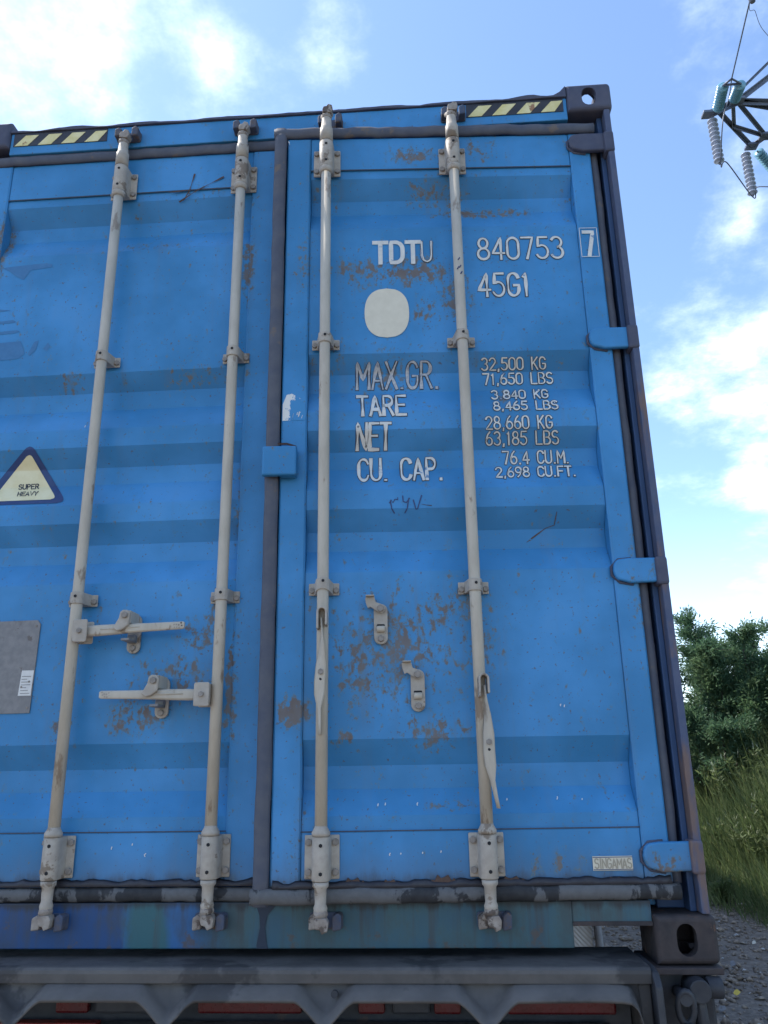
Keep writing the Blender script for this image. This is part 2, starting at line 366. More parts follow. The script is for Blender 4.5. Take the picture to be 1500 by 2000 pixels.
# corner castings
def stadium(cx, cz, w_, h_, n=8):
    r = w_/2; return [(cx+r*math.cos(rad(a)), cz+(h_/2-r)+r*math.sin(rad(a))) for a in np.linspace(0, 180, n)]+[(cx+r*math.cos(rad(a)), cz-(h_/2-r)+r*math.sin(rad(a))) for a in np.linspace(180, 360, n)]
def casting(side, top, front=False):
    z0 = HGT-.118 if top else 0.0
    bm = bmesh.new(); bmesh.ops.create_cube(bm, size=1)
    bmesh.ops.scale(bm, vec=(.162, .178, .118), verts=bm.verts); bmesh.ops.translate(bm, vec=(-.081, .089, z0+.059), verts=bm.verts)
    es = [e for e in bm.edges if all(abs(v.co.x) < 1e-4 for v in e.verts) or all(abs(v.co.y) < 1e-4 for v in e.verts)]
    bmesh.ops.bevel(bm, geom=es, offset=.016, segments=4, affect='EDGES', profile=.5)
    me = bpy.data.meshes.new('corner_casting'); bm.to_mesh(me); bm.free()
    o = bpy.data.objects.new('corner_casting', me); COL.objects.link(o)
    cs = []
    def cut(q): c = q.build('cut', M_HOLE); cs.append(c)
    cut(MB().box(-.150, -.028, .028, .166, z0+(.012 if top else .028), z0+(.090 if top else .106)))
    cut(MB().prism(stadium(-.082, z0+.059, .052, .079), -.02, .06))
    zc_ = HGT if top else 0
    p = stadium(-.082, .095, .064, .124); q = MB(); n = len(p)
    q.add([(x, y, zc_-.05) for x, y in p]+[(x, y, zc_+.05) for x, y in p], [tuple(reversed(range(n))), tuple(range(n, 2*n))]+[(i, (i+1) % n, (i+1) % n+n, i+n) for i in range(n)]); cut(q)
    p = stadium(.095, z0+.059, .056, .079); q = MB()
    q.add([(-.05, y, z) for y, z in p]+[(.03, y, z) for y, z in p], [tuple(reversed(range(n))), tuple(range(n, 2*n))]+[(i, (i+1) % n, (i+1) % n+n, i+n) for i in range(n)]); cut(q)
    boolean(o, cs)
    if side < 0 or front:
        sx = -1 if side < 0 else 1; syy = -1 if front else 1
        o.data.transform(Matrix.Diagonal((sx, syy, 1, 1)))
        if sx*syy < 0: o.data.flip_normals()
        o.data.transform(Matrix.Translation((-WID if side < 0 else 0, LEN if front else 0, 0)))
    o.data.materials.clear(); o.data.materials.append(M_CASTT if top else M_CAST); o.parent = BOX
    return o
for top in (True, False):
    for side in (1, -1): casting(side, top)
for top in (True, False):
    for side in (1, -1): casting(side, top, True)
# corner posts: outer flange, recessed channel
for sgn in (1, -1):
    fx = (lambda x: x) if sgn > 0 else (lambda x: -WID-x)
    def bx(q, x0, x1, *a):
        a0, a1 = sorted((fx(x0), fx(x1))); return q.box(a0, a1, *a)
    post = bx(MB(), -.034, -.012, .004, .15, .119, HGT-.119).build('corner_post', M_POST, BOX, .004)
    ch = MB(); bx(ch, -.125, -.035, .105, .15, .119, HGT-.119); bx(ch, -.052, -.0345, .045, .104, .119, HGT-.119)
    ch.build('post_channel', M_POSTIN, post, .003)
    for zc_ in (2.635, 1.845, 1.055, .262):
        q = MB(); bx(q, -.046, -.010, -.002, .06, zc_-.046, zc_+.040)
        q.build('hinge_lug', M_POST if zc_ < .5 else M_CASTT, post, .008)
# header with dented roof edge, sill with its slot
head = MB().box(-WID+.163, -.163, .012, .10, 2.748, 2.845).build('header', M_HEAD, BOX, .003)
rng = random.Random(4)
b = MB(); N = 90
top = []
for i in range(N+1):
    x = -WID+.1625 + (WID-.325)*i/N
    dz = .0012*math.sin(i*.37)+.0012*rng.uniform(-1, 1)
    for c, w_, a in ((-2.16, .05, -.007), (-2.0, .05, .006), (-1.9, .04, -.004), (-.80, .05, .004), (-.70, .02, -.003), (-.30, .04, .008), (-.24, .03, -.004)): dz += a*math.exp(-((x-c)/w_)**2)
    if x > -.22: dz += .045*((x+.22)/.06)**2
    top.append((x, 2.856+dz))
R = [[(x, .004+.002*math.sin(i*.7), 2.8455), (x, .004+.002*math.sin(i*.5), z), (x, .13, z+.004), (x, .13, 2.8455)] for i, (x, z) in enumerate(top)]
b.rings(R, True, False); b.build('roof_edge', M_CASTT, head, .003)
def stripes(xa, xb, name):
    bb = MB().box(xa, xb, .0098, .0118, 2.784, 2.842).build('hazard_band', M_BLACK, head)
    n = 4; p = (xb-xa)/n
    for i in range(n):
        x0 = xa+p*i+.006; x1 = min(x0+p*.56, xb-.002); s_ = .040
        poly = [(x0, 2.785), (x1, 2.785), (min(x1+s_, xb-.001), 2.832), (min(x0+s_, xb-.002), 2.832)]
        MB().prism(poly, .0085, .0097).build('hazard_stripe', M_YEL, head)
stripes(-2.262, -1.895, 'l'); stripes(-.532, -.176, 'r')
b = MB()
b.box(-WID+.163, -.372, .016, .10, .037, .152); b.box(-.372, -.163, .016, .10, .096, .152);
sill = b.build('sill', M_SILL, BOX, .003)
q = MB().box(-.372, -.163, .012, .0158, .091, .102); q.build('slot_edge', M_CAST, sill, .001)
# tar run on the sill under the door seam
q = MB().prism([(-1.235, .151), (-1.222, .12), (-1.219, .09), (-1.228, .045), (-1.225, .038), (-1.196, .038), (-1.200, .05), (-1.206, .09), (-1.200, .12), (-1.170, .150)], .0135, .0158); q.build('tar_run', M_INK, sill)

# ---------------- doors
PROF = [(9, 0), (2.518, 0), (2.451, .04), (2.392, .04), (2.305, 0), (1.815, 0), (1.757, .04), (1.69, .04), (1.605, 0), (1.54, 0), (1.478, .04), (1.417, .04), (1.335, 0), (1.272, 0), (1.207, .04), (1.145, .04), (1.07, 0), (.58, 0), (.507, .04), (.443, .04), (.374, 0), (-9, 0)]
def depth(z):
    for (za, da), (zb_, db) in zip(PROF, PROF[1:]):
        if z >= zb_: return da+(db-da)*(za-z)/(za-zb_)
    return 0
def surf(u, z, uc):
    """point seen at (u, z) on the flat door plane -> point on the corrugated sheet in the same line of sight"""
    D, zc_ = 2.37, .5245; zz = z
    for _ in range(12): zz = zc_+(z-zc_)*(D+depth(zz))/D
    d = depth(zz); return uc+(u-uc)*(D+d)/D, d, zz
PY = .006                                   # sheet lies a little behind the frame
def corr_panel(u0, u1):
    b = MB(); zs = sorted({z for z, _ in PROF if 0 < z < 3}|{2.5515, .336})
    zs = [z for z in zs if .33 < z < 2.56]; us = np.concatenate([[u0, u0+.012], np.linspace(u0+.03, u1-.03, 44), [u1-.012, u1]])
    zs = sorted(sum([list(np.linspace(a, c, max(2, int((c-a)/.02)+1))[:-1]) for a, c in zip(zs, zs[1:])], [])+[zs[-1]])
    rows = []
    for z in zs:
        rows.append([len(b.v)+i for i in range(len(us))]); d = depth(z)
        # soft bow of the sheet towards its welded ends
        b.v += [(u, PY+d, z) for i, u in enumerate(us)]
    for a, c in zip(rows, rows[1:]):
        for i in range(len(us)-1): b.face((a[i], a[i+1], c[i+1], c[i]))
    b.box(u0, u1, .075, .09, .34, 2.55)     # inner skin
    return b
def make_door(panel, u0, u1, m, loc, rotz, right):
    b = corr_panel(u0+.001, u1-.001); d = rust_attr(b.build('door', m, panel, 0, loc, rotz), R_BLOBS if right else L_BLOBS)
    if right: sl, sr_, g = (-1.128, u0), (u1, -.034), None
    else: sl, sr_ = (-WID+.094, u0), (u1, -1.232)
    BL = R_BLOBS if right else L_BLOBS; zt = 2.692 if right else 2.708
    def framed(name, x0, x1, yf, yb, z0, z1, bev):
        R = []; nz = 116 if z1-z0 > 1 else 8; nx = 4 if z1-z0 > 1 else 46
        b = MB(); e = bev
        xs = [x0, x0+e]+list(np.linspace(x0+e, x1-e, nx))[1:-1]+[x1-e, x1]; zs = [z0, z0+e]+list(np.linspace(z0+e, z1-e, nz))[1:-1]+[z1-e, z1]; n = len(xs)
        b.v = [(x, yf+(0 if 0 < i < n-1 and 0 < j < len(zs)-1 else e*.8), z) for j, z in enumerate(zs) for i, x in enumerate(xs)]
        for j in range(len(zs)-1):
            for i in range(n-1): b.face((j*n+i, j*n+i+1, (j+1)*n+i+1, (j+1)*n+i))
        b.box(x0, x1, yf+e*.8+.0001, yb, z0, z1)
        return rust_attr(b.build(name, m, d), BL)
    for a, c in (sl, sr_): framed('door_stile', a, c, -.003, .085, .196, zt, .005)
    framed('door_top_rail', u0+.001, u1-.001, .001, .08, 2.553, zt, .003)
    framed('door_bottom_rail', u0+.001, u1-.001, .001, .08, .196, .3345, .003)
    # dark sealant seams
    s1 = MB(); s1.box(u0, u1, -.0005, .0008, 2.5505, 2.5540); s1.build('seam', M_GHOST, d)
    s1 = MB(); s1.box(u0, u1, -.0005, .0008, .3335, .3365); s1.build('seam', M_GHOST, d)
    return d
RD = make_door(BOX, -1.045, -.108, M_RD, (HX, DY, 0), PHI, True)
LD = make_door(BOX, -2.261, -1.33, M_LD, (0, DY, 0), 0, False)
def wob(b, pts, r0, r1, n=10, seed=1, amp=.002):
    rg = random.Random(seed); out = []
    for (p, q) in zip(pts, pts[1:]):
        for i in range(n): out.append(Vector(p).lerp(Vector(q), i/n)+Vector((rg.uniform(-1, 1), rg.uniform(-1, 1), rg.uniform(-1, 1)))*amp)
    out.append(Vector(pts[-1])); return out
def strip(path, wdir, wid, y0, thick, seed=1, amp=.0015, rise=.012):
    """gasket lip: a cushioned strip following path (list of (x,z)); wdir = 'x' or 'z' is its width direction"""
    b = MB(); rg = random.Random(seed); R = []
    n = 40; (xa, za), (xb, zb_) = path
    for i in range(n+1):
        t = i/n; x = xa+(xb-xa)*t; z = za+(zb_-za)*t; j = rg.uniform(-amp, amp); k_ = rg.uniform(-amp, amp)
        c = []
        for s_, yy in ((-.5, 0), (-.5, -thick*.6), (-.34, -thick), (0, -thick-rise*.35), (.34, -thick), (.5, -thick*.6), (.5, 0)):
            o = s_*wid+j
            c.append((x+o, y0+yy+k_, z) if wdir == 'x' else (x, y0+yy+k_, z+o))
        R.append(c)
    return b.rings(R, True, True)
# gaskets
strip([(-1.151, .150), (-1.155, 2.734)], 'x', .043, 0, .014, 3, rise=.004).build('gasket', M_GASKET, RD)
strip([(-1.179, 2.714), (-.012, 2.712)], 'z', .042, 0, .014, 5, .002).build('gasket', M_GASKET, RD)
strip([(-1.179, .174), (-.02, .174)], 'z', .040, 0, .018, 7, .002).build('gasket', M_GBOT, RD)
strip([(-.017, .19), (-.017, 2.70)], 'x', .030, .03, .016, 8).build('gasket', M_GASKET, RD)
strip([(-2.34, 2.727), (-1.20, 2.727)], 'z', .042, 0, .012, 9).build('gasket', M_GASKET, LD)
strip([(-2.34, .172), (-1.19, .172)], 'z', .036, 0, .014, 11).build('gasket', M_GBOT, LD)
strip([(-2.36, .19), (-2.36, 2.70)], 'x', .030, .03, .016, 12).build('gasket', M_GASKET, LD)
# crumbling black sealant along the door foot
def lumps(parent, u0, u1, seed):
    rg = random.Random(seed); n = 70; up = []
    for i in range(n+1):
        u = u0+(u1-u0)*i/n; h_ = .005+.006*abs(math.sin(i*.45+seed))+rg.uniform(0, .006)
        up.append((u, h_))
    b = MB(); R = [[(u, -.001, .192), (u, -.012-h_*.2, .193), (u, -.008, .196+h_*.7), (u, -.0035, .198+h_)] for u, h_ in up]
    b.rings(R, True, True); b.build('sealant_bead', M_BLACK, parent)
lumps(RD, -1.12, -.04, 2); lumps(LD, -2.33, -1.235, 5)
# rust lumps at the foot of the right door
for u, w_, h_ in ((-.90, .035, .022), (-.80, .03, .016), (-.655, .038, .026), (-.47, .04, .02), (-.19, .03, .014)):
    p = [(u-w_, .196)]+[(u+w_*math.cos(rad(a)), .197+h_*math.sin(rad(a))*(.8+.3*math.sin(a))) for a in range(160, 10, -15)]+[(u+w_, .196)]
    MB().prism(list(reversed(p)), -.006, .0005).build('rust_bloom', M_SCR, RD, .001)
# hinge blades
def hinge(parent, zc_, m, flip=False):
    L0, L1 = (-.112, .034)
    poly = []
    for a in np.linspace(90, 270, 9): poly.append((L0+.022+.022*math.cos(rad(a)), zc_+(.033*math.sin(rad(a)))))
    poly += [(L0+.05, zc_-.041), (L1, zc_-.038), (L1, zc_+.036), (L0+.05, zc_+.036)]
    if flip: poly = [(-WID-2*HX*0-x-.06, z) for x, z in reversed(poly)]
    q = MB().prism(poly, -.022, -.0035); h_ = rust_attr(q.build('hinge', m, parent, .006, seg=3), [(0.0, .262, .06, .06, 1.3), (-.06, .22, .08, .03, 1.3), (0.02, 1.03, .05, .04, .9)])
    bead = [( -WID-.06-x if flip else x, -.0035, z) for x, z in ((L0+.06, zc_+.037), (L0+.02, zc_+.034), (L0-.002, zc_+.012), (L0-.002, zc_-.014), (L0+.02, zc_-.036), (L0+.06, zc_-.043))]
    MB().tube(bead, .005, 6).build('weld_bead', M_CASTT, parent)
for zc_ in (2.640, 1.846, 1.058, .262): hinge(RD, zc_, M_RD if zc_ < 2.5 else M_CASTT)
for zc_ in (2.640, 1.846, 1.058, .262): hinge(LD, zc_, M_LD, True)

# ---------------- lettering
def arc(cx, cy_, rx, ry, a0, a1, n=14): return [(cx+rx*math.cos(rad(a0+(a1-a0)*i/n)), cy_+ry*math.sin(rad(a0+(a1-a0)*i/n))) for i in range(n+1)]
GL = {
 '0': [arc(.5, .72, .5, .28, 0, 180)+arc(.5, .28, .5, .28, 180, 360)+[(1, .72)]], '1': [[(.22, .84), (.55, 1), (.55, 0)]],
 '2': [arc(.5, .73, .48, .27, 165, -35)+[(.02, .0), (1, 0)]], '3': [arc(.46, .755, .46, .245, 150, -85)+arc(.46, .27, .52, .27, 85, -150)],
 '4': [[(.74, 0), (.74, 1), (0, .28), (1.02, .28)]], '5': [[(.92, 1), (.16, 1), (.1, .56)]+arc(.46, .31, .52, .31, 115, -150)],
 '6': [arc(.5, .29, .48, .29, 180, -180)+[(.06, .48), (.28, .8), (.62, 1)]], '7': [[(0, 1), (.98, 1), (.42, 0)]],
 '8': [arc(.5, .76, .40, .24, 270, -90), arc(.5, .26, .5, .26, 90, 450)], '9': [arc(.5, .71, .48, .29, 0, 360)+[(.94, .52), (.72, .2), (.38, 0)]],
 'A': [[(0, 0), (.5, 1), (1, 0)], [(.2, .3), (.8, .3)]], 'B': [[(0, 0), (0, 1)]+arc(.5, .76, .42, .24, 90, -90)+[(0, .52)]+arc(.5, .26, .5, .26, 90, -90)+[(0, 0)]],
 'C': [arc(.52, .7, .5, .3, 20, 180)+arc(.52, .3, .5, .3, 180, 340)], 'D': [[(.05, 0), (.05, 1)]+arc(.4, .66, .58, .34, 90, 0)+arc(.4, .34, .58, .34, 0, -90)+[(.05, 0)]],
 'E': [[(.95, 1), (.05, 1), (.05, 0), (.97, 0)], [(.05, .52), (.8, .52)]], 'F': [[(.95, 1), (.05, 1), (.05, 0)], [(.05, .52), (.8, .52)]],
 'G': [arc(.52, .7, .48, .3, 20, 180)+arc(.52, .3, .48, .3, 180, 360)+[(1, .46), (.58, .46)]], 'H': [[(.05, 0), (.05, 1)], [(.95, 0), (.95, 1)], [(.05, .5), (.95, .5)]],
 'I': [[(.5, 0), (.5, 1)]], 'K': [[(.05, 0), (.05, 1)], [(.95, 1), (.08, .42)], [(.32, .58), (.98, 0)]], 'L': [[(.05, 1), (.05, 0), (.95, 0)]],
 'M': [[(0, 0), (0, 1), (.5, .35), (1, 1), (1, 0)]], 'N': [[(0, 0), (0, 1), (1, 0), (1, 1)]], 'P': [[(.05, 0), (.05, 1)]+arc(.5, .74, .46, .26, 90, -90)+[(.05, .48)]],
 'R': [[(.05, 0), (.05, 1)]+arc(.5, .75, .44, .25, 90, -90)+[(.05, .5)], [(.5, .5), (1, 0)]], 'S': [arc(.5, .755, .46, .245, 35, 268)+arc(.5, .265, .5, .265, 92, -150)],
 'T': [[(0, 1), (1, 1)], [(.5, 1), (.5, 0)]], 'U': [[(0, 1), (0, .3)]+arc(.5, .3, .5, .3, 180, 360)+[(1, 1)]], 'V': [[(0, 1), (.5, 0), (1, 1)]], 'X': [[(0, 1), (1, 0)], [(0, 0), (1, 1)]], 'Y': [[(0, 1), (.5, .5), (1, 1)], [(.5, .5), (.5, 0)]],
 '.': [[(.42, 0), (.58, .0)]], ',': [[(.55, .06), (.42, -.12)]], '-': [[(.1, .4), (.9, .4)]]}
WF = {'1': .62, '.': .38, ',': .38, ' ': .85, 'M': 1.15, 'I': .4}
def ribbon(b, pts, hw, uc, off, seed=0, vary=0.0, maxstep=.008):
    """flat ribbon along pts (u, z) lying on the corrugated sheet, off metres proud of it"""
    P = [pts[0]]
    for a, c in zip(pts, pts[1:]):
        L = math.hypot(c[0]-a[0], c[1]-a[1]); n = max(1, int(L/maxstep))
        P += [(a[0]+(c[0]-a[0])*i/n, a[1]+(c[1]-a[1])*i/n) for i in range(1, n+1)]
    rg = random.Random(seed); ph = rg.uniform(0, 6); o = len(b.v); n = len(P); k_ = 0
    closed = math.hypot(P[0][0]-P[-1][0], P[0][1]-P[-1][1]) < 1e-4
    for i, p in enumerate(P):
        a, c = P[max(i-1, 0)], P[min(i+1, n-1)]
        if closed and i in (0, n-1): a, c = P[-2], P[1]
        dx, dz = c[0]-a[0], c[1]-a[1]; L = math.hypot(dx, dz) or 1
        nx, nz = -dz/L, dx/L
        h_ = hw*(1+vary*(.55*math.sin(ph+i*.62)+.45*math.sin(ph*2+i*.23)) )
        if not closed and i in (0, n-1): ex = (dx/L*hw*.9*(1 if i else -1), dz/L*hw*.9*(1 if i else -1))
        else: ex = (0, 0)
        for s_ in (1, -1):
            u, d, z = surf(p[0]+ex[0]+nx*h_*s_, p[1]+ex[1]+nz*h_*s_, uc)
            b.v.append((u, PY+d-off, z))
    for i in range(n-1): b.face((o+2*i, o+2*i+1, o+2*i+3, o+2*i+2))
def text(parent, s_, u0, u1, z0, z1, sw, uc, m=None, ghost=True, vary=0.0, off=.0022, slant=0.0, seed=1, base=0.0):
    tot = sum(WF.get(c, 1.0) for c in s_)+.32*(len(s_)-1); cw = (u1-u0)/tot; x = u0
    B = MB(); G = MB(); k_ = 0
    for i, c in enumerate(s_):
        wf = WF.get(c, 1.0)*cw
        if c == ' ': B.build('lettering', m or M_VINYL, parent); (G.build('lettering_residue', M_GHOST, parent) if ghost else None); B = MB(); G = MB()
        for pl in GL.get(c, []):
            pts = [(x+px*wf+slant*py*(z1-z0), z0+py*(z1-z0)) for px, py in pl]
            k_ += 1
            ribbon(B, pts, sw/2, uc, base+off+.00012*k_, seed*31+i*7+k_, vary)
            if ghost: ribbon(G, pts, sw/2+.0022, uc, base+.0008+.00004*k_, seed+k_, 0)
        x += wf+.32*cw
    B.build('lettering', m or M_VINYL, parent)
    if ghost: G.build('lettering_residue', M_GHOST, parent)
UC = -.65
h2 = .006
text(RD, 'TDT', -.820, -.664, 2.164, 2.246, .0150, UC, ghost=False, seed=2)
text(RD, 'U', -.655, -.621, 2.166, 2.247, .0060, UC, m=M_PEEL, seed=3, vary=.4)
ribbon_b = MB(); ribbon(ribbon_b, [(-.6545, 2.244), (-.652, 2.19), (-.648, 2.172), (-.637, 2.165), (-.626, 2.172), (-.622, 2.19), (-.6215, 2.244)], .0024, UC, .003, 3, .5); ribbon_b.build('lettering', M_VINYL, RD)
text(RD, '840753', -.460, -.165, 2.170, 2.255, .0080, UC, seed=4, vary=.22)
text(RD, '7', -.090, -.058, 2.174, 2.266, .0135, UC, ghost=False, seed=5, base=.0095)
b = MB(); ribbon(b, [(-.104, 2.166), (-.104, 2.282), (-.044, 2.282), (-.044, 2.166), (-.104, 2.166)], .0012, UC, .0125); b.build('check_digit_box', M_VINYL, RD)
text(RD, '45G1', -.464, -.292, 2.024, 2.112, .0085, UC, seed=6, vary=.5)
text(RD, 'MAX.GR.', -.880, -.612, 1.684, 1.780, .0080, UC, m=M_PEEL, seed=7, vary=.55)
text(RD, 'TARE', -.880, -.724, 1.590, 1.657, .0090, UC, seed=8, vary=.5)
text(RD, 'NET', -.881, -.776, 1.470, 1.561, .0098, UC, seed=9, vary=.5, m=M_VINYL)
text(RD, 'CU. CAP.', -.877, -.612, 1.366, 1.437, .0080, UC, seed=10, vary=.45)
for s_, u0, u1, z0, z1 in (('32,500 KG', -.468, -.258, 1.744, 1.788), ('71,650 LBS', -.465, -.238, 1.692, 1.731), ('3.840 KG', -.441, -.259, 1.640, 1.669), ('8,465 LBS', -.438, -.231, 1.600, 1.629),
                           ('28,660 KG', -.467, -.254, 1.533, 1.577), ('63,185 LBS', -.468, -.237, 1.478, 1.523), ('76.4 CU.M.', -.417, -.209, 1.413, 1.455), ('2,698 CU.FT.', -.443, -.192, 1.369, 1.401)):
    text(RD, s_, u0, u1, z0, z1, .0047, UC, seed=int(z0*100), vary=.3)
# handwritten marker numerals, scratches
b = MB()
for i, pl in enumerate(([(-.783, 1.290), (-.778, 1.300), (-.772, 1.290), (-.766, 1.302), (-.757, 1.300), (-.757, 1.306)], [(-.780, 1.296), (-.776, 1.270), (-.768, 1.256)],
           [(-.741, 1.312), (-.740, 1.294), (-.730, 1.290), (-.720, 1.304)], [(-.722, 1.304), (-.728, 1.270), (-.735, 1.256)], [(-.708, 1.298), (-.701, 1.268), (-.696, 1.268), (-.682, 1.312)])):
    ribbon(b, pl, .0017, UC, .0015+.0001*i)
b.build('marker_scrawl', M_PEN, RD)
for i, pl in enumerate(([(-.682, 1.284), (-.668, 1.281), (-.652, 1.279)], [(-.345, 1.166), (-.30, 1.198), (-.272, 1.208), (-.262, 1.250)], [(-.36, 1.155), (-.352, 1.160)])):
    b = MB(); ribbon(b, pl, .0014, UC, .0013, i, .7); b.build('scratch', M_SCR, RD)
for i, pl in enumerate(([(-1.585, 2.505), (-1.565, 2.55), (-1.55, 2.62)], [(-1.60, 2.50), (-1.54, 2.545), (-1.44, 2.60)], [(-1.64, 2.545), (-1.57, 2.55)])):
    b = MB(); ribbon(b, pl, .0022, -.71, .0085, i, .8); b.build('scratch', M_SCR, LD)
# chalky white nicks
rg = random.Random(11)
for (par, uc, pts) in ((RD, UC, [(-.29, .66), (-.30, .663), (-.83, .40), (-.81, .402), (-.72, .40), (-.47, .41), (-.33, .41), (-.26, .408), (-.24, 1.62), (-.80, .272), (-.77, .275), (-.71, .276), (-.66, .278), (-.56, .279)]), (LD, -.71, [(-1.83, 1.95), (-1.87, 1.61), (-1.66, .29), (-1.6, .30), (-1.56, .27)])):
    for (u, z) in pts:
        b = MB(); a = rg.uniform(0, 3); L = rg.uniform(.002, .006)
        ribbon(b, [(u, z), (u+L*.4*math.cos(a), z+L*.7), (u+L*.3, z+L*1.3)], .0009, uc, .0075, 1, .5); b.build('paint_nick', M_VINYL, par)
# stickers and plates
def patch(parent, poly, uc, off, m, name, nseg=3):
    """sticker: polygon (u,z) filled in thin horizontal slices so that it follows the corrugation"""
    zs = [p[1] for p in poly]; lo, hi = min(zs), max(zs); cuts = sorted(set([lo, hi]+list(np.linspace(lo, hi, max(3, int((hi-lo)/.004))))))
    b = MB(); rows = []
    n = len(poly)
    for z in cuts:
        zz = min(max(z, lo+1e-6), hi-1e-6); xs = []
        for i in range(n):
            (xa, za), (xb, zb_) = poly[i], poly[(i+1) % n]
            if (za <= zz < zb_) or (zb_ <= zz < za): xs.append(xa+(xb-xa)*(zz-za)/(zb_-za))
        if len(xs) < 2: continue
        row = []
        for j in range(5):
            u, d, zt = surf(min(xs)+(max(xs)-min(xs))*j/4, z, uc); row.append(len(b.v)); b.v.append((u, PY+d-off, zt))
        rows.append(row)
    for a, c in zip(rows, rows[1:]):
        for j in range(4): b.face((a[j], a[j+1], c[j+1], c[j]))
    return b.build(name, m, parent)
circ = [(-.780+.0755*math.copysign(abs(math.cos(t))**.84, math.cos(t)), 1.967+.0945*math.copysign(abs(math.sin(t))**.84, math.sin(t))) for t in np.linspace(0, 2*math.pi, 49)[:-1]]
patch(RD, circ, UC, .0022, M_STICK, 'round_sticker')
def rtri(cx, zb_, zt, hw, r):
    c = [(cx-hw, zb_), (cx+hw, zb_), (cx, zt)]; out = []
    for i in range(3):
        p, a, q = Vector(c[i]), Vector(c[i-1]), Vector(c[(i+1) % 3]); da = (a-p).normalized(); dq = (q-p).normalized()
        for t in np.linspace(0, 1, 7): out.append(tuple(p+da*r*(1-t)**2+dq*r*t**2))
    return out
patch(LD, rtri(-2.057, 1.345, 1.565, .150, .035), -.71, .0016, M_NAVY, 'warning_sign_border')
patch(LD, rtri(-2.054, 1.358, 1.528, .112, .022), -.71, .0028, simple('pale_yellow_film', (.66, .58, .34), (.72, .65, .42), 20, .55, bstr=.03), 'warning_sign_face')
text(LD, 'SUPER', -2.076, -2.008, 1.397, 1.413, .0034, -.71, m=M_INK, ghost=False, off=.0034)
text(LD, 'HEAVY', -2.078, -2.010, 1.374, 1.387, .0030, -.71, m=M_INK, ghost=False, off=.0034, slant=.2)
pl = MB().prism([(-2.21, .672), (-1.951, .674), (-1.947, .945), (-1.958, .958), (-2.21, .955)], PY-.004, PY-.0005).build('data_plate', M_PLATE, LD, .001)
lab = MB().prism([(-1.993, .726), (-1.953, .726), (-1.951, .802), (-1.989, .802)], PY-.0052, PY-.0042).build('paper_label', M_PAPER, LD)
for u, z in ((-1.985, .752), (-1.962, .768), (-1.96, .94), (-1.96, .69)): MB().bolt(u, PY-.004, z, .0035, .002).build('rivet', M_BOLT, LD)
b = MB()
for i in range(7): ribbon(b, [(-1.986, .733+i*.0085), (-1.958-.006*(i % 3), .733+i*.0085)], .0009, -.71, .0056-.006+.006+.0001*i)
b.build('label_print', M_PLATE, LD)
sp_ = MB().prism([(-.247, .226), (-.139, .226), (-.139, .262), (-.247, .262)], -.0035, .0005).build('maker_plate', M_STICK, RD, .0005)
text(RD, 'SINGAMAS', -.242, -.143, .232, .256, .0036, UC, m=M_TAN, ghost=False, off=.0105)
for z in (.2285, .2595):
    b = MB(); ribbon(b, [(-.246, z), (-.140, z)], .0009, UC, .0102); b.build('plate_line', M_NAVY, RD)
# seal plate over the door seam, half-torn sticker above it
q = MB(); q.box(-1.180, -1.072, -.045, -.022, 1.372, 1.470); q.box(-1.125, -1.072, -.022, -.002, 1.374, 1.468); q.build('seal_plate', M_RD, RD, .006)
q = MB(); ribbon(q, [(-1.145, 1.475), (-1.10, 1.475), (-1.072, 1.466), (-1.072, 1.440)], .003, UC, .052, 2, .4); q.build('rust_streak', M_SCR, RD)
def torn_fn(k, b, o):
    so = k.add('ShaderNodeSeparateXYZ', {0: o}); n = k.noise(k.mapv(o, scale=(1, 1, .6)), 75, 5, .7)
    e = k.math('ADD', k.step(so.outputs[0], -1.124, -1.085, .34, -.06), k.step(so.outputs[2], 1.625, 1.668, 0, .22))
    k.l.new(k.mix(k.step(k.math('ADD', n, e), .60, .68), tuple(1.05*x for x in BLUE), (.66, .65, .61)), b.inputs['Base Color'])
tear = [(-1.124, 1.572), (-1.050, 1.574), (-1.048, 1.60), (-1.052, 1.628), (-1.066, 1.650), (-1.095, 1.668), (-1.112, 1.664), (-1.124, 1.63)]
q = MB(); n = len(tear); q.add([(u, -.0042, z) for u, z in tear], [tuple(range(n))]); q.build('torn_sticker', mat('scraped_sticker', torn_fn, rough=.6), RD)
rg = random.Random(3); b = MB()
for i in range(26):
    u = rg.uniform(-1.108, -1.056); z = rg.uniform(1.575, 1.635); ribbon(b, [(u, z), (u+.003, z+rg.uniform(.008, .02))], .0008, UC, .0098+.00005*i)
b.build('sticker_scraps', M_VINYL, RD)
b = MB(); ribbon(b, [(-1.117, 1.72), (-1.114, 1.690), (-1.10, 1.674), (-1.072, 1.676), (-1.052, 1.69), (-1.056, 1.708), (-1.075, 1.714)], .0020, UC, .0098, 2, .7); b.build('scratch', M_SCR, RD)
# shadow of removed lettering, top left of the left door
for poly in ([(-2.25, 2.262), (-2.10, 2.272), (-2.06, 2.270), (-2.06, 2.254), (-2.14, 2.246), (-2.16, 2.206), (-2.19, 2.222), (-2.22, 2.246)], [(-2.25, 2.09), (-2.20, 2.088), (-2.19, 2.08), (-2.25, 2.075)], [(-2.25, 2.04), (-2.18, 2.042), (-2.16, 2.032), (-2.25, 2.026)], [(-2.25, 1.998), (-2.16, 2.000), (-2.14, 1.990), (-2.25, 1.982)], [(-2.25, 1.95), (-2.14, 1.955), (-2.12, 1.905), (-2.14, 1.885), (-2.25, 1.880)],
             [(-2.11, 1.90), (-2.09, 1.95), (-2.075, 1.955), (-2.08, 1.92), (-2.10, 1.895)], [(-2.055, 1.92), (-2.04, 1.945), (-2.03, 1.93), (-2.04, 1.91)]):
    patch(LD, poly, -.71, .0010, M_DULLBLUE, 'lettering_ghost')

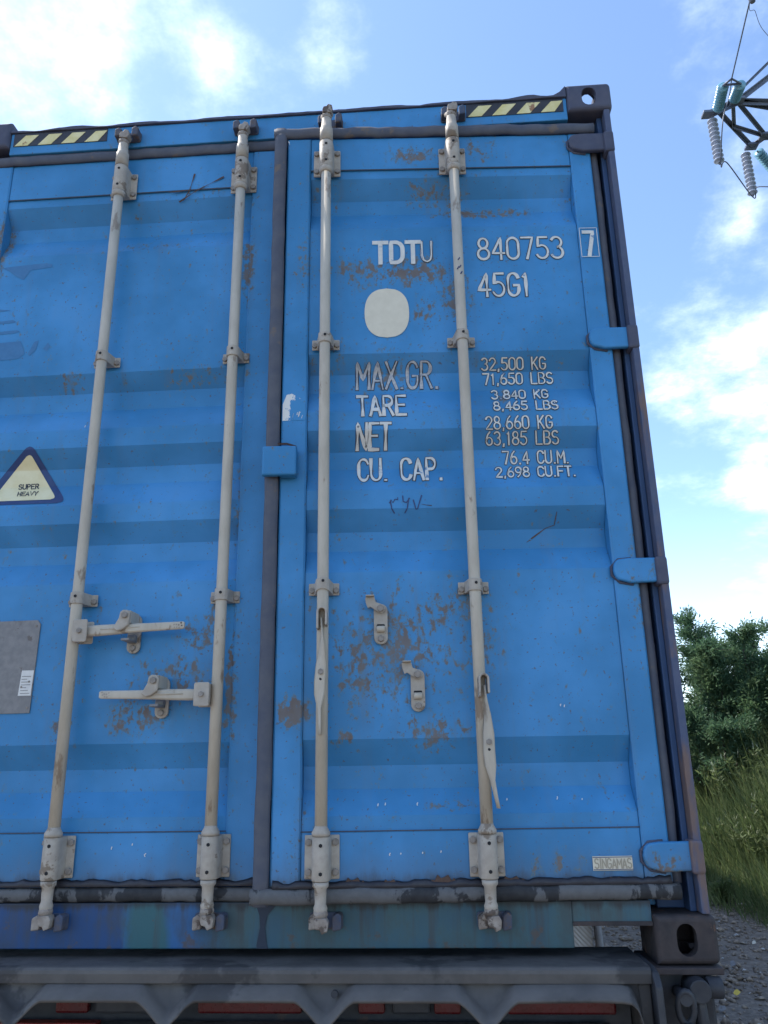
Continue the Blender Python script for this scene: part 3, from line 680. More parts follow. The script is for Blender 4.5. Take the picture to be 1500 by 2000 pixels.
# ---------------- locking bars
def hexbolts(parent, pts, y, r=.0100):
    for x, z in pts: MB().bolt(x, y, z, r, .009).build('bolt', M_BOLT, parent, .0015)
def locking_bar(x, loc, rotz, seed, keeper_dx):
    rg = random.Random(seed); y = -.050; rr = .0172
    bar = MB().vlathe(x, y, [(.335, rr), (1.0, rr), (1.7, rr), (2.545, rr)], 20).build('locking_bar', M_ROD, BOX, 0, loc, rotz)
    for zb_, up in ((2.63, True), (.328, False)):
        zt = zb_; zl = zb_-.112
        # bearing bracket: flanged saddle over the bar
        q = MB(); prof = []
        ha, hb = -.048, .048
        sec = [(ha, -.004), (ha, -.010), (-.0265, -.011)]+[(-.0245*math.cos(t), -.048-.0245*math.sin(t)) for t in np.linspace(0, math.pi, 11)]+[(.0265, -.011), (hb, -.010), (hb, -.004)]
        z0, z1 = (zl, zt)
        q.rings([[(x+a, c, z0) for a, c in sec], [(x+a, c, z1) for a, c in sec]], True, True)
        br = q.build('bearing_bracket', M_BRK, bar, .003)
        hexbolts(bar, [(x+sx*.0375, z0+k_) for sx in (-1, 1) for k_ in (.018, .094)], -.010)
        for zz in (z0+.020, z0+.090): MB().bolt(x+.001, -.0718, zz, .0052, .0016).build('rivet_hole', M_HOLE, bar)
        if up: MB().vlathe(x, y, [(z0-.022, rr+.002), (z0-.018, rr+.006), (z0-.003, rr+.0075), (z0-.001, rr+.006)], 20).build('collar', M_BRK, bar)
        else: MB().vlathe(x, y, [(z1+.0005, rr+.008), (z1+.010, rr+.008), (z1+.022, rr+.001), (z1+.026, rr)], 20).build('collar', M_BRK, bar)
        # reduced neck and forged cam
        if up:
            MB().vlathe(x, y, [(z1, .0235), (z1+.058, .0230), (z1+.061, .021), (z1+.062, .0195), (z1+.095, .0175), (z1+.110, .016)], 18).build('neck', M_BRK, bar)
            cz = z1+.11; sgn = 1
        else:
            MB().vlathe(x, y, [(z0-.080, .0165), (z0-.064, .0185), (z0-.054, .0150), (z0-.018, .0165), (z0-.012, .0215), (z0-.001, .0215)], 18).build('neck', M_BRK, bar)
            cz = z0-.078; sgn = -1
        q = MB(); a = rg.uniform(-.5, .5)+(.9 if seed > 2 else 0)
        def blob(pts, r0): q.tube(pts, r0, 8)
        c_, s_ = math.cos(a), math.sin(a)
        blob([(x, y, cz-sgn*.008), (x, y, cz+sgn*.004), (x+.004*c_, y-.003, cz+sgn*.014)], [.0185, .021, .014])
        hx = x+.006*c_
        q.prism([(hx-.017, cz+sgn*.010), (hx+.012, cz+sgn*.008), (hx+.019, cz+sgn*.020), (hx+.016, cz+sgn*.040), (hx+.002, cz+sgn*.046), (hx-.004, cz+sgn*.036), (hx-.015, cz+sgn*.034), (hx-.019, cz+sgn*.022)][::sgn], y-.020, y+.012)
        blob([(x-.004, y, cz+sgn*.004), (x-.014*c_, y+.010, cz+sgn*.012), (x-.022*c_, y+.018, cz+sgn*.018)], [.013, .012, .008])
        q.build('cam', M_CAM, bar, .002)
        # keeper lugs on header / sill (bolted to the frame, so children of it)
        wp = Matrix.Translation(Vector(loc)) @ Matrix.Rotation(rotz, 4, 'Z') @ Vector((x, 0, 0))
        kx = wp.x+keeper_dx; par = head if up else sill; ky = .012 if up else .016
        kz = (2.788, .108)[0 if up else 1]
        MB().prism(rrect(kx-.045, kx+.047, kz-.022, kz+.020, .008), ky-.008, ky-.0004).build('keeper_plate', M_KEEP, par, .002)
        for dx, hh in ((-.031, .020), (.033, .023)):
            kp = MB(); ww = .012
            kp.prism([(kx+dx-ww, kz-hh), (kx+dx+ww, kz-hh*.8), (kx+dx+ww*1.1, kz+hh*.7), (kx+dx+ww*.2, kz+hh), (kx+dx-ww, kz+hh*.6)], ky-.040, ky-.0005)
            kp.build('cam_keeper', M_KEEP if up or dx > 0 else M_CAM, par, .004)
    for zc_ in (1.843, 1.014):
        zc_ += rg.uniform(-.004, .004); q = MB(); hh = .0185
        sec = [(-.046, -.003), (-.046, -.008), (-.029, -.009)]+[(-.0215*math.cos(t), -.050-.0215*math.sin(t)) for t in np.linspace(-.15, math.pi+.15, 11)]+[(.029, -.009), (.046, -.008), (.046, -.003)]
        tilt = (.010 if (seed == 3 and zc_ < 1.3) else 0)
        q.rings([[(x+a, c, zc_+s_*hh+(tilt*(1-abs(a)/.03) if abs(a) < .03 else 0)) for a, c in sec] for s_ in (-1, 1)], True, False)
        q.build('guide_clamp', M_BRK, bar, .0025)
        hexbolts(bar, [(x-.037, zc_-.004), (x+.037, zc_-.004)], -.008, .0095)
        MB().bolt(x+.002, -.0712, zc_+.004+tilt, .0048, .0018).build('clamp_hole', M_HOLE, bar)
    return bar
bars = [locking_bar(-1.812, (0, DY, 0), 0, 1, .006), locking_bar(-1.360, (0, DY, 0), 0, 2, .004), locking_bar(-.985, (HX, DY, 0), PHI, 3, .006), locking_bar(-.535, (HX, DY, 0), PHI, 4, .012)]
# rust-blue scuffs on the fourth bar
b = MB()
for i, (z, dx) in enumerate(((2.12, .0), (2.09, .003), (2.085, -.004), (2.066, .006))):
    b.tube([(-.535+dx-.003, -.0665, z), (-.535+dx+.003, -.0665, z+.010)], .0022, 6)
b.build('blue_scuff', M_PEN, bars[3])

# handles folded across the left door
def plate_rot(poly, c, a): return [(c[0]+x*math.cos(a)-z*math.sin(a), c[1]+x*math.sin(a)+z*math.cos(a)) for x, z in poly]
def folded_handle(bar, xb, z, dirn, length, tilt):
    y = -.060
    # clevis fixed to the bar
    q = MB(); xa, xc = sorted((xb+dirn*.012, xb+dirn*.058))
    q.prism(rrect(xa, xc, z-.034, z+.034, .006), -.092, -.087); q.prism(rrect(xa, xc, z-.034, z+.034, .006), -.045, -.040)
    xw = xb+dirn*.016; q.box(min(xw, xw+dirn*.006), max(xw, xw+dirn*.006), -.088, -.044, z-.032, z+.032)
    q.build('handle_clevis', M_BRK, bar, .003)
    MB().bolt(xb+dirn*.035, -.092, z, .0085, .007).build('pivot_bolt', M_BOLT, bar, .0015)
    # lever: forged arm tapering into a flat grip
    q = MB(); R = []
    for t, h_, th in ((.06, .015, .011), (.16, .0165, .011), (.33, .0155, .010), (.45, .014, .0095), (.60, .013, .008), (.66, .0125, .006), (.98, .0115, .005), (1.0, .009, .004)):
        xx = xb+dirn*(.03+length*t); zz = z+tilt*t; yy = -.066-.004*math.sin(t*3)
        R.append([(xx, yy-th, zz-h_*.7), (xx, yy-th, zz+h_*.7), (xx, yy-th*.5, zz+h_), (xx, yy+th*.5, zz+h_), (xx, yy+th, zz+h_*.7), (xx, yy+th, zz-h_*.7), (xx, yy+th*.5, zz-h_), (xx, yy-th*.5, zz-h_)])
    if dirn < 0: R = [list(reversed(r)) for r in R]
    hd = q.rings(R, True, True).build('handle', M_ROD, bar, .001)
    q = MB(); rg = random.Random(int(xb*100))
    q.tube([(xb+dirn*(.03+length*t), -.0775, z+tilt*t+.002) for t in (.2, .4, .58)], [.003, .005, .002], 6); q.build('handle_rib', M_ROD, bar)
    for i in range(13):
        t = .70+.27*i/12; xx = xb+dirn*(.03+length*t); zz = z+tilt*t+rg.uniform(-.003, .003)
        MB().bolt(xx, -.0712, zz+.004, .0028, .0016).build('grip_letter', M_CAM, bar); MB().bolt(xx+.002, -.0712, zz-.004, .0024, .0016).build('grip_letter', M_CAM, bar)
def catch(parent, x, z, closed, dirn=1):
    """retainer plate with two bolts and a swivelling cover"""
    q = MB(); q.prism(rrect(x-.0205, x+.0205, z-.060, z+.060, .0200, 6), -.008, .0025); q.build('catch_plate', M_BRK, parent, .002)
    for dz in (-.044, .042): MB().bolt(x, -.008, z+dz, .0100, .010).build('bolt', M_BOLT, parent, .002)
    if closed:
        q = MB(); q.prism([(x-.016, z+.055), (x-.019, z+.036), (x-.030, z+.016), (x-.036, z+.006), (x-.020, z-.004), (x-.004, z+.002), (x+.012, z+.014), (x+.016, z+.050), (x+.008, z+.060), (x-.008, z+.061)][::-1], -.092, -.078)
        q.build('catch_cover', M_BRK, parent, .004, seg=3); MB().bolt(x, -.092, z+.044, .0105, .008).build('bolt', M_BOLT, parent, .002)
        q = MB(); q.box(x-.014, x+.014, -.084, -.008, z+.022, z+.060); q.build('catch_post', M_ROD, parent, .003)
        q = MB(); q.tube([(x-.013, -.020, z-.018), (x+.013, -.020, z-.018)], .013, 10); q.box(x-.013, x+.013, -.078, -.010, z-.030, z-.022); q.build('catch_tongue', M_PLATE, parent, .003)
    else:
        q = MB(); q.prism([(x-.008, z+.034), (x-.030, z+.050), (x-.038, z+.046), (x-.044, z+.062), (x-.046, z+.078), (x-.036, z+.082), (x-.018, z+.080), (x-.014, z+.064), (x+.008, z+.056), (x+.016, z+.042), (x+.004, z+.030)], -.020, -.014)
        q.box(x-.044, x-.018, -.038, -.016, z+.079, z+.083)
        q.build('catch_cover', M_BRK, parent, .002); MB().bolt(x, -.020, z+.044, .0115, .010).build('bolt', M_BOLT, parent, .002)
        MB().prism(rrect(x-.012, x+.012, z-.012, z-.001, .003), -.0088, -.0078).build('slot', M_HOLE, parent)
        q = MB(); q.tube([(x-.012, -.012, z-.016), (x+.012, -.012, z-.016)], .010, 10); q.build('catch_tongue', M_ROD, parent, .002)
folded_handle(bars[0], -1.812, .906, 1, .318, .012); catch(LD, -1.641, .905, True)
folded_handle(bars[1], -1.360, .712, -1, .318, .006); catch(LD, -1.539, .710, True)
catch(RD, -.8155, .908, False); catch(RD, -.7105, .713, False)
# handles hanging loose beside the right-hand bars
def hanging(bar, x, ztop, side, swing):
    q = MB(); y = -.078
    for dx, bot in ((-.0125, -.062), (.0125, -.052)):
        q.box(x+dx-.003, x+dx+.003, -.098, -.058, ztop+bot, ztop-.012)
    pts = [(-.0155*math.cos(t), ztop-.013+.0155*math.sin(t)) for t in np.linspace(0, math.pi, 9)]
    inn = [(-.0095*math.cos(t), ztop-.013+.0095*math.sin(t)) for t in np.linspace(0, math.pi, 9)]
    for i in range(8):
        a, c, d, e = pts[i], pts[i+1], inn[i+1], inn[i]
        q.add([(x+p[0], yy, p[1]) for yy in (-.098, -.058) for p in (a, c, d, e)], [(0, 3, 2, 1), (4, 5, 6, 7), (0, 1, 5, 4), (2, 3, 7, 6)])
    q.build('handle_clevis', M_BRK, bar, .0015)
    R = []
    for t, wx, th, ang in ((0, .007, .010, 0), (.10, .0075, .010, 0), (.24, .011, .0055, .5), (.40, .0185, .0045, 1.25), (.55, .0190, .0045, 1.45), (.66, .0165, .0045, 1.2), (.78, .012, .0045, .5), (.92, .009, .005, .25), (1.0, .006, .004, .2)):
        zz = ztop-.030-.325*t; xx = x+side*(.002+swing*t*t)+.003*math.sin(t*7); yy = y-.004*math.sin(t*5)
        c_, s_ = math.cos(ang), math.sin(ang); L_ = max(wx, th)*1.0
        hw = .0165 if .2 < t < .72 else .012
        ring = []
        for k_ in range(8):
            aa = 2*math.pi*k_/8; a, c2 = wx*1.0*math.cos(aa), th*math.sin(aa)
            # cross-section: flat strap whose broad side turns towards the viewer half way down
            bx_, by_ = hw*math.cos(aa), .0038*math.sin(aa)
            ring.append((xx+bx_*s_+by_*c_, yy-bx_*c_+by_*s_, zz))
        R.append(ring)
    q = MB(); q.rings(R, True, True); q.build('handle', M_ROD, bar)
    zz = ztop-.030-.325*.47; xx = x+side*(.002+swing*.22)
    MB().bolt(xx, y-.006, zz, .0088, .005).build('pivot_bolt', M_BOLT, bar, .001)
    for dz in (.020, -.020): MB().bolt(xx, y-.0045, zz+dz, .0042, .0012).build('rivet_hole', M_HOLE, bar)
hanging(bars[2], -.984, .946, -1, .004); hanging(bars[3], -.528, .748, 1, .020)

# ------------------------------------------------------------------ trailer under it
TR = thing('trailer', 'grey container trailer with toothed rear panel and red tail lights under the blue container', 'trailer', (0, 0, 0))
def Z(z): return z+ZB
# rear beam; the toothed panel hangs from it
beam = MB(); beam.rings([[(xx, .16, Z(.012)), (xx, -.084, Z(.0185)), (xx, -.093, Z(.0165)), (xx, -.0985, Z(.011)), (xx, -.100, Z(.003)), (xx, -.097, Z(-.020)), (xx, .16, Z(-.022))] for xx in np.linspace(-2.25, -.205, 24)], True, True)
beam.sm = [False]*len(beam.sm); beam.build('rear_beam', M_GREY, TR, .002)
prof = [(-2.25, -.050)]
tips = [-1.825, -1.425, -1.021, -.614]
for t in [-2.23]+tips:
    if t > -2.2: prof += [(t-.090, -.049), (t-.066, -.050), (t-.008, -.108), (t+.008, -.108), (t+.064, -.050), (t+.088, -.049)]
prof += [(-.275, -.046), (-.252, -.062), (-.240, -.105), (-.236, -.16)]
for _ in range(2):                          # rounded, hand-cut corners
    prof = [prof[0]]+sum([[(a[0]*.75+c[0]*.25, a[1]*.75+c[1]*.25), (a[0]*.25+c[0]*.75, a[1]*.25+c[1]*.75)] for a, c in zip(prof, prof[1:])], [])+[prof[-1]]
q = MB(); o = len(q.v)
top_z = -.016
for x, z in prof: q.v += [(x, -.078, Z(top_z)), (x, -.086, Z(z+.032)), (x, -.100, Z(z+.026)), (x, -.132, Z(z+.003)), (x, -.132, Z(z-.005)), (x, -.082, Z(z+.010)), (x, -.072, Z(top_z))]
for i in range(len(prof)-1):
    a = o+7*i
    for j in range(6): q.face((a+j, a+j+1, a+7+j+1, a+7+j), True)
q.face([o+j for j in range(7)]); q.face([o+7*(len(prof)-1)+j for j in reversed(range(7))])
q.build('toothed_panel', M_GREY, TR)
MB().box(-.236, -.206, -.080, .10, Z(-.30), Z(-.023)).build('end_plate', M_GREY, TR, .004)
MB().tube([(-1.0, -.09, Z(-.043)), (-1.0, -.098, Z(-.043))], .009, 12).build('bolt', M_DKSTEEL, TR)
# lamp row behind the teeth
MB().box(-2.3, -.24, .03, .07, Z(-.30), Z(-.024)).build('lamp_housing', M_DKSTEEL, TR)
for x0, x1, m in ((-2.2, -1.86, M_REDLENS), (-1.77, -1.68, M_REDLENS), (-1.66, -1.48, M_DKSTEEL), (-1.38, -1.10, M_REDLENS), (-.95, -.88, M_REDLENS), (-.86, -.76, M_DKSTEEL), (-.75, -.68, M_REDLENS), (-.56, -.28, M_REDLENS)):
    MB().box(x0, x1, .004, .029, Z(-.115), Z(-.045)).build('tail_light', m, TR, .006)
MB().box(-2.3, -1.64, -.03, .003, Z(-.19), Z(-.128)).build('reflector_strip', M_ORLENS, TR, .002)
MB().box(-1.63, -.30, -.03, .003, Z(-.19), Z(-.130)).build('rear_bar', M_GREY, TR, .004)
# bracket, bolster and twist lock under the corner
pp = [(-.115, -.32), (.10, -.32), (.10, .010), (-.06, .014), (-.10, .008), (-.125, -.02), (-.128, -.10)]
q = MB(); n = len(pp)
q.add([(-.205, y, Z(z)) for y, z in pp]+[(-.186, y, Z(z)) for y, z in pp], [tuple(reversed(range(n))), tuple(range(n, 2*n))]+[(i, (i+1) % n, (i+1) % n+n, i+n) for i in range(n)])
q.build('side_bracket', M_DKSTEEL, TR, .006)
MB().box(-.184, .0, -.012, .19, Z(-.020), Z(-.003)).build('bolster_plate', M_CAST, TR, .003)
MB().box(-.180, -.02, .03, .17, Z(-.16), Z(-.021)).build('bolster', M_DKSTEEL, TR, .008)
q = MB(); q.tube([(-.075, .03, Z(-.05)), (-.075, -.045, Z(-.05))], [.030, .028], 14); q.tube([(-.050, -.01, Z(-.048)), (-.012, -.01, Z(-.048))], .026, 12); q.build('twist_lock', M_DKSTEEL, TR, .003)
ringp = [(-.118+.0195*math.cos(t), -.052-.006*math.sin(t), Z(-.082)+.037*math.sin(t)) for t in np.linspace(0, 2*math.pi, 21)]
q = MB(); q.tube(ringp, .0085, 8, cap=False); q.build('twist_lock_ring', M_DKSTEEL, TR)
q = MB(); q.tube([(-.118, .02, Z(-.062)), (-.118, -.064, Z(-.062))], [.014, .016], 10); q.tube([(-.118, -.058, Z(-.115)), (-.119, -.056, Z(-.18))], [.010, .015], 8); q.build('twist_lock_handle', M_DKSTEEL, TR)
q = MB(); q.tube([(-.075, -.02, Z(-.07)), (-.072, -.02, Z(-.15))], [.016, .018], 10); q.build('lock_spindle', M_DKSTEEL, TR, .002)
MB().box(-WID, -2.255, -.012, .19, Z(-.020), Z(-.003)).build('bolster_plate', M_CAST, TR, .003); MB().box(-WID+.02, -2.26, .03, .17, Z(-.16), Z(-.021)).build('bolster', M_DKSTEEL, TR, .008)
# chassis rails, axles, wheels, mudguards
for x in (-1.70, -.86): MB().box(x, x+.12, .17, 12.0, Z(-.42), Z(-.024)).build('chassis_rail', M_DKSTEEL, TR, .005)
for y in (.3, 3.9, 7.5, 11.5): MB().box(-1.58, -.86, y, y+.1, Z(-.35), Z(-.10)).build('crossmember', M_DKSTEEL, TR)
for y in (2.75, 4.05, 5.35):
    MB().tube([(-2.2, y, .53), (-.24, y, .53)], .06, 12).build('axle', M_DKSTEEL, TR)
    for x0, x1 in ((-.36, -.03), (-WID+.03, -WID+.36)):
        q = MB(); q.rings([[(xx, y+r*math.cos(t), .53+r*math.sin(t)) for t in np.linspace(0, 2*math.pi, 33)[:-1]] for xx, r in ((x0, .30), (x0+.01, .50), (x0+.04, .53), (x1-.04, .53), (x1-.01, .50), (x1, .30))], True, True)
        wh = q.build('wheel', M_RUBBER, TR); q = MB(); xo = x1+.002 if x1 > -1 else x0-.002
        q.rings([[(xo+s_, y+r*math.cos(t), .53+r*math.sin(t)) for t in np.linspace(0, 2*math.pi, 25)[:-1]] for s_, r in ((-.04, .28), (.0, .27), (.0, .14), (.02, .12))], True, True); q.build('rim', M_PLATE, wh)
q = MB(); q.add([(-.47, 1.42, Z(-.62)), (-.085, 1.42, Z(-.62)), (-.085, 1.50, Z(-.05)), (-.47, 1.50, Z(-.05)), (-.47, 1.43, Z(-.62)), (-.085, 1.43, Z(-.62)), (-.085, 1.51, Z(-.05)), (-.47, 1.51, Z(-.05))], [(0, 1, 2, 3), (7, 6, 5, 4), (0, 4, 5, 1), (1, 5, 6, 2), (2, 6, 7, 3), (3, 7, 4, 0)])
q.build('mudguard', M_CHECK, TR); MB().tube([(-.058, 1.40, Z(-.60)), (-.070, 1.46, Z(.0))], .017, 10).build('mudguard_pole', M_PLATE, TR)
MB().box(-.86, -.06, 1.47, 1.50, Z(-.04), Z(.015)).build('mudguard_arm', M_DKSTEEL, TR)
MB().box(-2.3, -.14, .25, .33, Z(-.70), Z(-.58)).build('underrun_bar', M_GREY, TR, .01)
for x in (-1.67, -.83): MB().box(x, x+.06, .26, .32, Z(-.585), Z(-.40)).build('underrun_post', M_GREY, TR)

# ------------------------------------------------------------------ pylon and its lines
def onplane(px, py, H): d = ray(px, py); return Vector(CAM+d*((H-CAM[2])/d[2]))
def atx(px, py, X): d = ray(px, py); return Vector(CAM+d*((X-CAM[0])/d[0]))
H = 16+ZB
A, A2, Cn, F_, Bn, En = [onplane(*p, H) for p in ((1384, 224), (1402, 216), (1440, 198), (1434, 247), (1468, 286), (1496, 266))]
PYL = thing('power_pylon', 'steel lattice pylon whose crossarm reaches in at the top right corner', 'pylon', (12.0, 15.2, 0))
PYL_O = Vector((12.0, 15.2, 0))
def bar_(p, q_, t, name, parent=PYL):
    b = MB(); p, q_ = Vector(p)-PYL_O, Vector(q_)-PYL_O; d = (q_-p).normalized(); a = d.cross(Vector((0, 0, 1)))
    a = a.normalized() if a.length > .01 else Vector((1, 0, 0)); c = d.cross(a)
    h = t/2; f = t*.16
    sec = [(-h, -h), (h, -h), (h, -h+f), (-h+f, -h+f), (-h+f, h), (-h, h)]      # angle iron
    b.rings([[p+a*x+c*y for x, y in sec], [q_+a*x+c*y for x, y in sec]], True, False); return b.build(name, M_STEELP, parent)
cen = Vector((12.0, 15.2, 0))
def leg(sx, sy_, z): k_ = 2.3+(0.85-2.3)*min(1, z/16.5); return cen+Vector((sx*k_, sy_*k_, z))
zl = [.55, 4.2, 7.6, 10.6, 13.3, 15.5, 17.15, 19.2, 21.5, 24]
for sx in (-1, 1):
    for sy_ in (-1, 1): bar_(leg(sx, sy_, .5), leg(sx, sy_, 24), .16, 'leg')
for z0, z1 in zip(zl, zl[1:]):
    for (a, c) in (((-1, -1), (1, -1)), ((1, -1), (1, 1)), ((1, 1), (-1, 1)), ((-1, 1), (-1, -1))):
        bar_(leg(*a, z0), leg(*c, z1), .08, 'brace'); bar_(leg(*c, z0), leg(*a, z1), .08, 'brace'); bar_(leg(*a, z1), leg(*c, z1), .07, 'strut')
T1, T2 = leg(-1, -1, 17.15), leg(-1, 1, 17.15); T3 = leg(-1, -1, 19.2); T4 = leg(-1, 1, 19.2)
bar_(A, Cn, .14, 'crossarm_chord'); bar_(A2, Bn, .10, 'crossarm_chord'); bar_(Cn, T1, .115, 'crossarm_chord')
up1 = atx(1500+180, 152-139, 11.15); bar_(Cn, up1, .115, 'crossarm_tie'); bar_(up1, T3, .12, 'crossarm_tie')
up2 = atx(1456+200, 166-196, 11.15); bar_(onplane(1452, 170, H), up2, .06, 'crossarm_tie')
sA = onplane(1500, 208, H); bar_(Cn, sA+(sA-Cn)*.4, .115, 'crossarm_brace'); bar_(sA+(sA-Cn)*.4, T2, .09, 'crossarm_brace')
bar_(Cn, En, .09, 'crossarm_brace'); bar_(Cn+Vector((-.08, .06, 0)), F_, .10, 'crossarm_brace'); bar_(F_, En, .08, 'crossarm_brace'); bar_(Bn, En, .09, 'crossarm_brace'); bar_(En, T2, .115, 'crossarm_chord')
for p in (A, Bn, Cn, En):
    b = MB(); r_ = .16; p2 = p-PYL_O; b.box(p2.x-r_, p2.x+r_, p2.y-r_*.8, p2.y+r_*.8, p2.z-.03, p2.z+.05); b.build('gusset', M_STEELP, PYL, .02)
# insulators
def discs(p, q_, n, r, m, name, label):
    p, q_ = Vector(p), Vector(q_); d = (q_-p); L = d.length; rot = d.normalized().to_track_quat('Z', 'Y').to_matrix()
    e = thing(name, label, 'insulator', p, 'insulator strings on the pylon crossarm')
    st = L/(n+.6)
    b = MB(); b.tube([(0, 0, 0), rot @ Vector((0, 0, L))], .022, 6); b.build('core_rod', M_STEELP, e)
    for i in range(n):
        z = st*(.5+i); pr = [(z, .03), (z+st*.12, r*.92), (z+st*.30, r), (z+st*.42, r*.75), (z+st*.55, .045), (z+st*.8, .04)]
        b = MB(); b.rings([[rot @ Vector((rr*math.cos(t), rr*math.sin(t), zz)) for t in np.linspace(0, 2*math.pi, 15)[:-1]] for zz, rr in pr], True, True); b.build('insulator_disc', m, e)
    return q_
a0 = onplane(1390, 231, H-.12); aend = a0+Vector((0, 0, -1.42)); discs(a0, aend, 10, .13, M_PORC, 'insulator_string', 'grey disc insulator string hanging from the outer tip of the crossarm')
b0 = onplane(1455, 297, H-.12); bend = b0+Vector((0, 0, -1.42)); discs(b0, bend, 10, .13, M_PORC, 'insulator_string', 'grey disc insulator string hanging lower from the corner nearest the right edge')
yk = onplane(1429, 154, H-.25)
discs(onplane(1402, 214, H-.06), onplane(1413, 166, H-.22), 9, .135, M_GLASSI, 'insulator_string', 'thick teal glass insulator string above the outer tip, left of the pair')
discs(onplane(1434, 196, H-.06), onplane(1447, 163, H-.22), 8, .135, M_GLASSI, 'insulator_string', 'thick teal glass insulator string right of the pair below the overhead wire')
e0 = onplane(1479, 295, H-.08); e1 = onplane(1512, 333, H-.25); discs(e0, e1, 9, .14, M_GLASSI, 'insulator_string', 'teal glass insulator string running off the right edge beside the hanging grey one')
def sag(p, q_, s_, n=16): return [Vector(p).lerp(Vector(q_), i/n)-Vector((0, 0, s_*4*(i/n)*(1-i/n))) for i in range(n+1)]
def cable(pts, r, label):
    b = MB(); b.tube(pts, r, 6); o = b.build('power_cable', M_WIRE); tag(o, label, 'cable'); return o
far = onplane(1462, 2, H-.28); dirw = (far-yk).normalized(); wend = yk+dirw*60
cable(sag(yk, wend, .6, 20), .016, 'thin overhead wire rising from the teal insulators to the top edge')
hw_ = MB(); ya, yb = onplane(1413, 166, H-.22), onplane(1447, 163, H-.22); hw_.tube([ya, yk], .025, 6); hw_.tube([yb, yk], .025, 6); hw_.tube([ya, yb], .03, 6); o = hw_.build('yoke', M_STEELP, PYL); o.matrix_parent_inverse = Matrix.Translation(-PYL_O)
def bez(ps, n=10):
    out = []
    P = [Vector(p) for p in ps]; P = [P[0]]+P+[P[-1]]
    for i in range(1, len(P)-2):
        p0, p1, p2, p3 = P[i-1:i+3]
        for k_ in range(n):
            t = k_/n; out.append(.5*((2*p1)+(p2-p0)*t+(2*p0-5*p1+4*p2-p3)*t*t+(3*p1-p0-3*p2+p3)*t**3))
    return out+[P[-1]]
def depthpt(px, py, ref): d = ray(px, py); t = (Vector(ref)-Vector(CAM)).length; d = d/np.linalg.norm(d); return Vector(CAM+d*t)
cable(bez([yk, depthpt(1424, 190, A), depthpt(1412, 235, aend), aend+Vector((.03, 0, -.03)), depthpt(1420, 318, aend), bend+Vector((0, 0, -.04)), depthpt(1478, 366, bend), depthpt(1512, 362, bend), e1]), .015, 'loose jumper wire looping under the two hanging grey insulator strings')
# the second phase, nearly overhead: one more string with its wire
u0 = depthpt(1466, -6, (4.3, 8.5, 17.5)); cable(bez([u0+Vector((-.3, -2.5, .3)), u0, depthpt(1475, 22, u0+Vector((0, .1, 0))), depthpt(1488, 55, u0+Vector((.05, .3, 0))), depthpt(1520, 90, u0+Vector((.2, .6, 0)))]), .006, 'faint second wire at the very top right corner')
b = MB(); b.tube([u0+Vector((.03, 0, .12)), u0+Vector((.03, .02, 0)), u0+Vector((.04, .03, -.10))], [.05, .075, .05], 10); o = b.build('insulator_string_end', M_STEELP); tag(o, 'small dark blob hanging on the wire at the top right edge', 'insulator_end')  # lower end of another insulator string, the rest out of view

# ------------------------------------------------------------------ vegetation
def leaf_mat(name, c1, c2, c3, scale=2.0):
    def fn(k, b, o):
        n = k.noise(o, scale, 4, .6); n2 = k.noise(o, 21, 2, .5)
        c = k.mix(k.step(n, .35, .65), c1, c2); c = k.mix(k.step(n2, .55, .75, 0, .7), c, c3)
        k.l.new(c, b.inputs['Base Color']); b.inputs['Roughness'].default_value = .55
        tr = k.add('ShaderNodeBsdfTranslucent', {'Color': c}); mx = k.add('ShaderNodeMixShader', {0: .48, 1: b.outputs[0], 2: tr.outputs[0]})
        k.l.new(mx.outputs[0], k.n['Material Output'].inputs['Surface'])
    return mat(name, fn, spec=.3)
M_LEAF = leaf_mat('willow_leaf', (.09, .16, .075), (.13, .20, .09), (.19, .25, .13))
M_LEAF2 = leaf_mat('dark_willow_leaf', (.075, .145, .075), (.11, .18, .088), (.165, .23, .125))
M_GRASS = leaf_mat('tall_grass', (.095, .135, .05), (.14, .18, .07), (.26, .25, .13), 1.2)
M_SEED = mat('pale_seed_heads', color=(.27, .29, .19), rough=.8)
M_BARK = simple('grey_brown_bark', (.06, .05, .04), (.10, .085, .07), 20, .9)
def quads(name, P, D, N, L, Wd, m, parent=None, loc=None):
    """many leaf blades: base P, direction D, side N, length L, width Wd, folded at mid-length"""
    n = len(P); tip = P+D*L[:, None]; mid = P+D*(L*.5)[:, None]; side = N*(Wd*.5)[:, None]
    v = np.stack([P, mid+side, tip, mid-side], 1).reshape(-1, 3)
    me = bpy.data.meshes.new(name); me.vertices.add(4*n); me.vertices.foreach_set('co', v.ravel())
    me.loops.add(4*n); me.loops.foreach_set('vertex_index', np.arange(4*n)); me.polygons.add(n)
    me.polygons.foreach_set('loop_start', np.arange(0, 4*n, 4)); me.update(calc_edges=True); me.materials.append(m)
    o = bpy.data.objects.new(name, me); COL.objects.link(o); o.parent = parent; o['kind'] = 'stuff'
    if loc is not None: o.location = loc
    return o
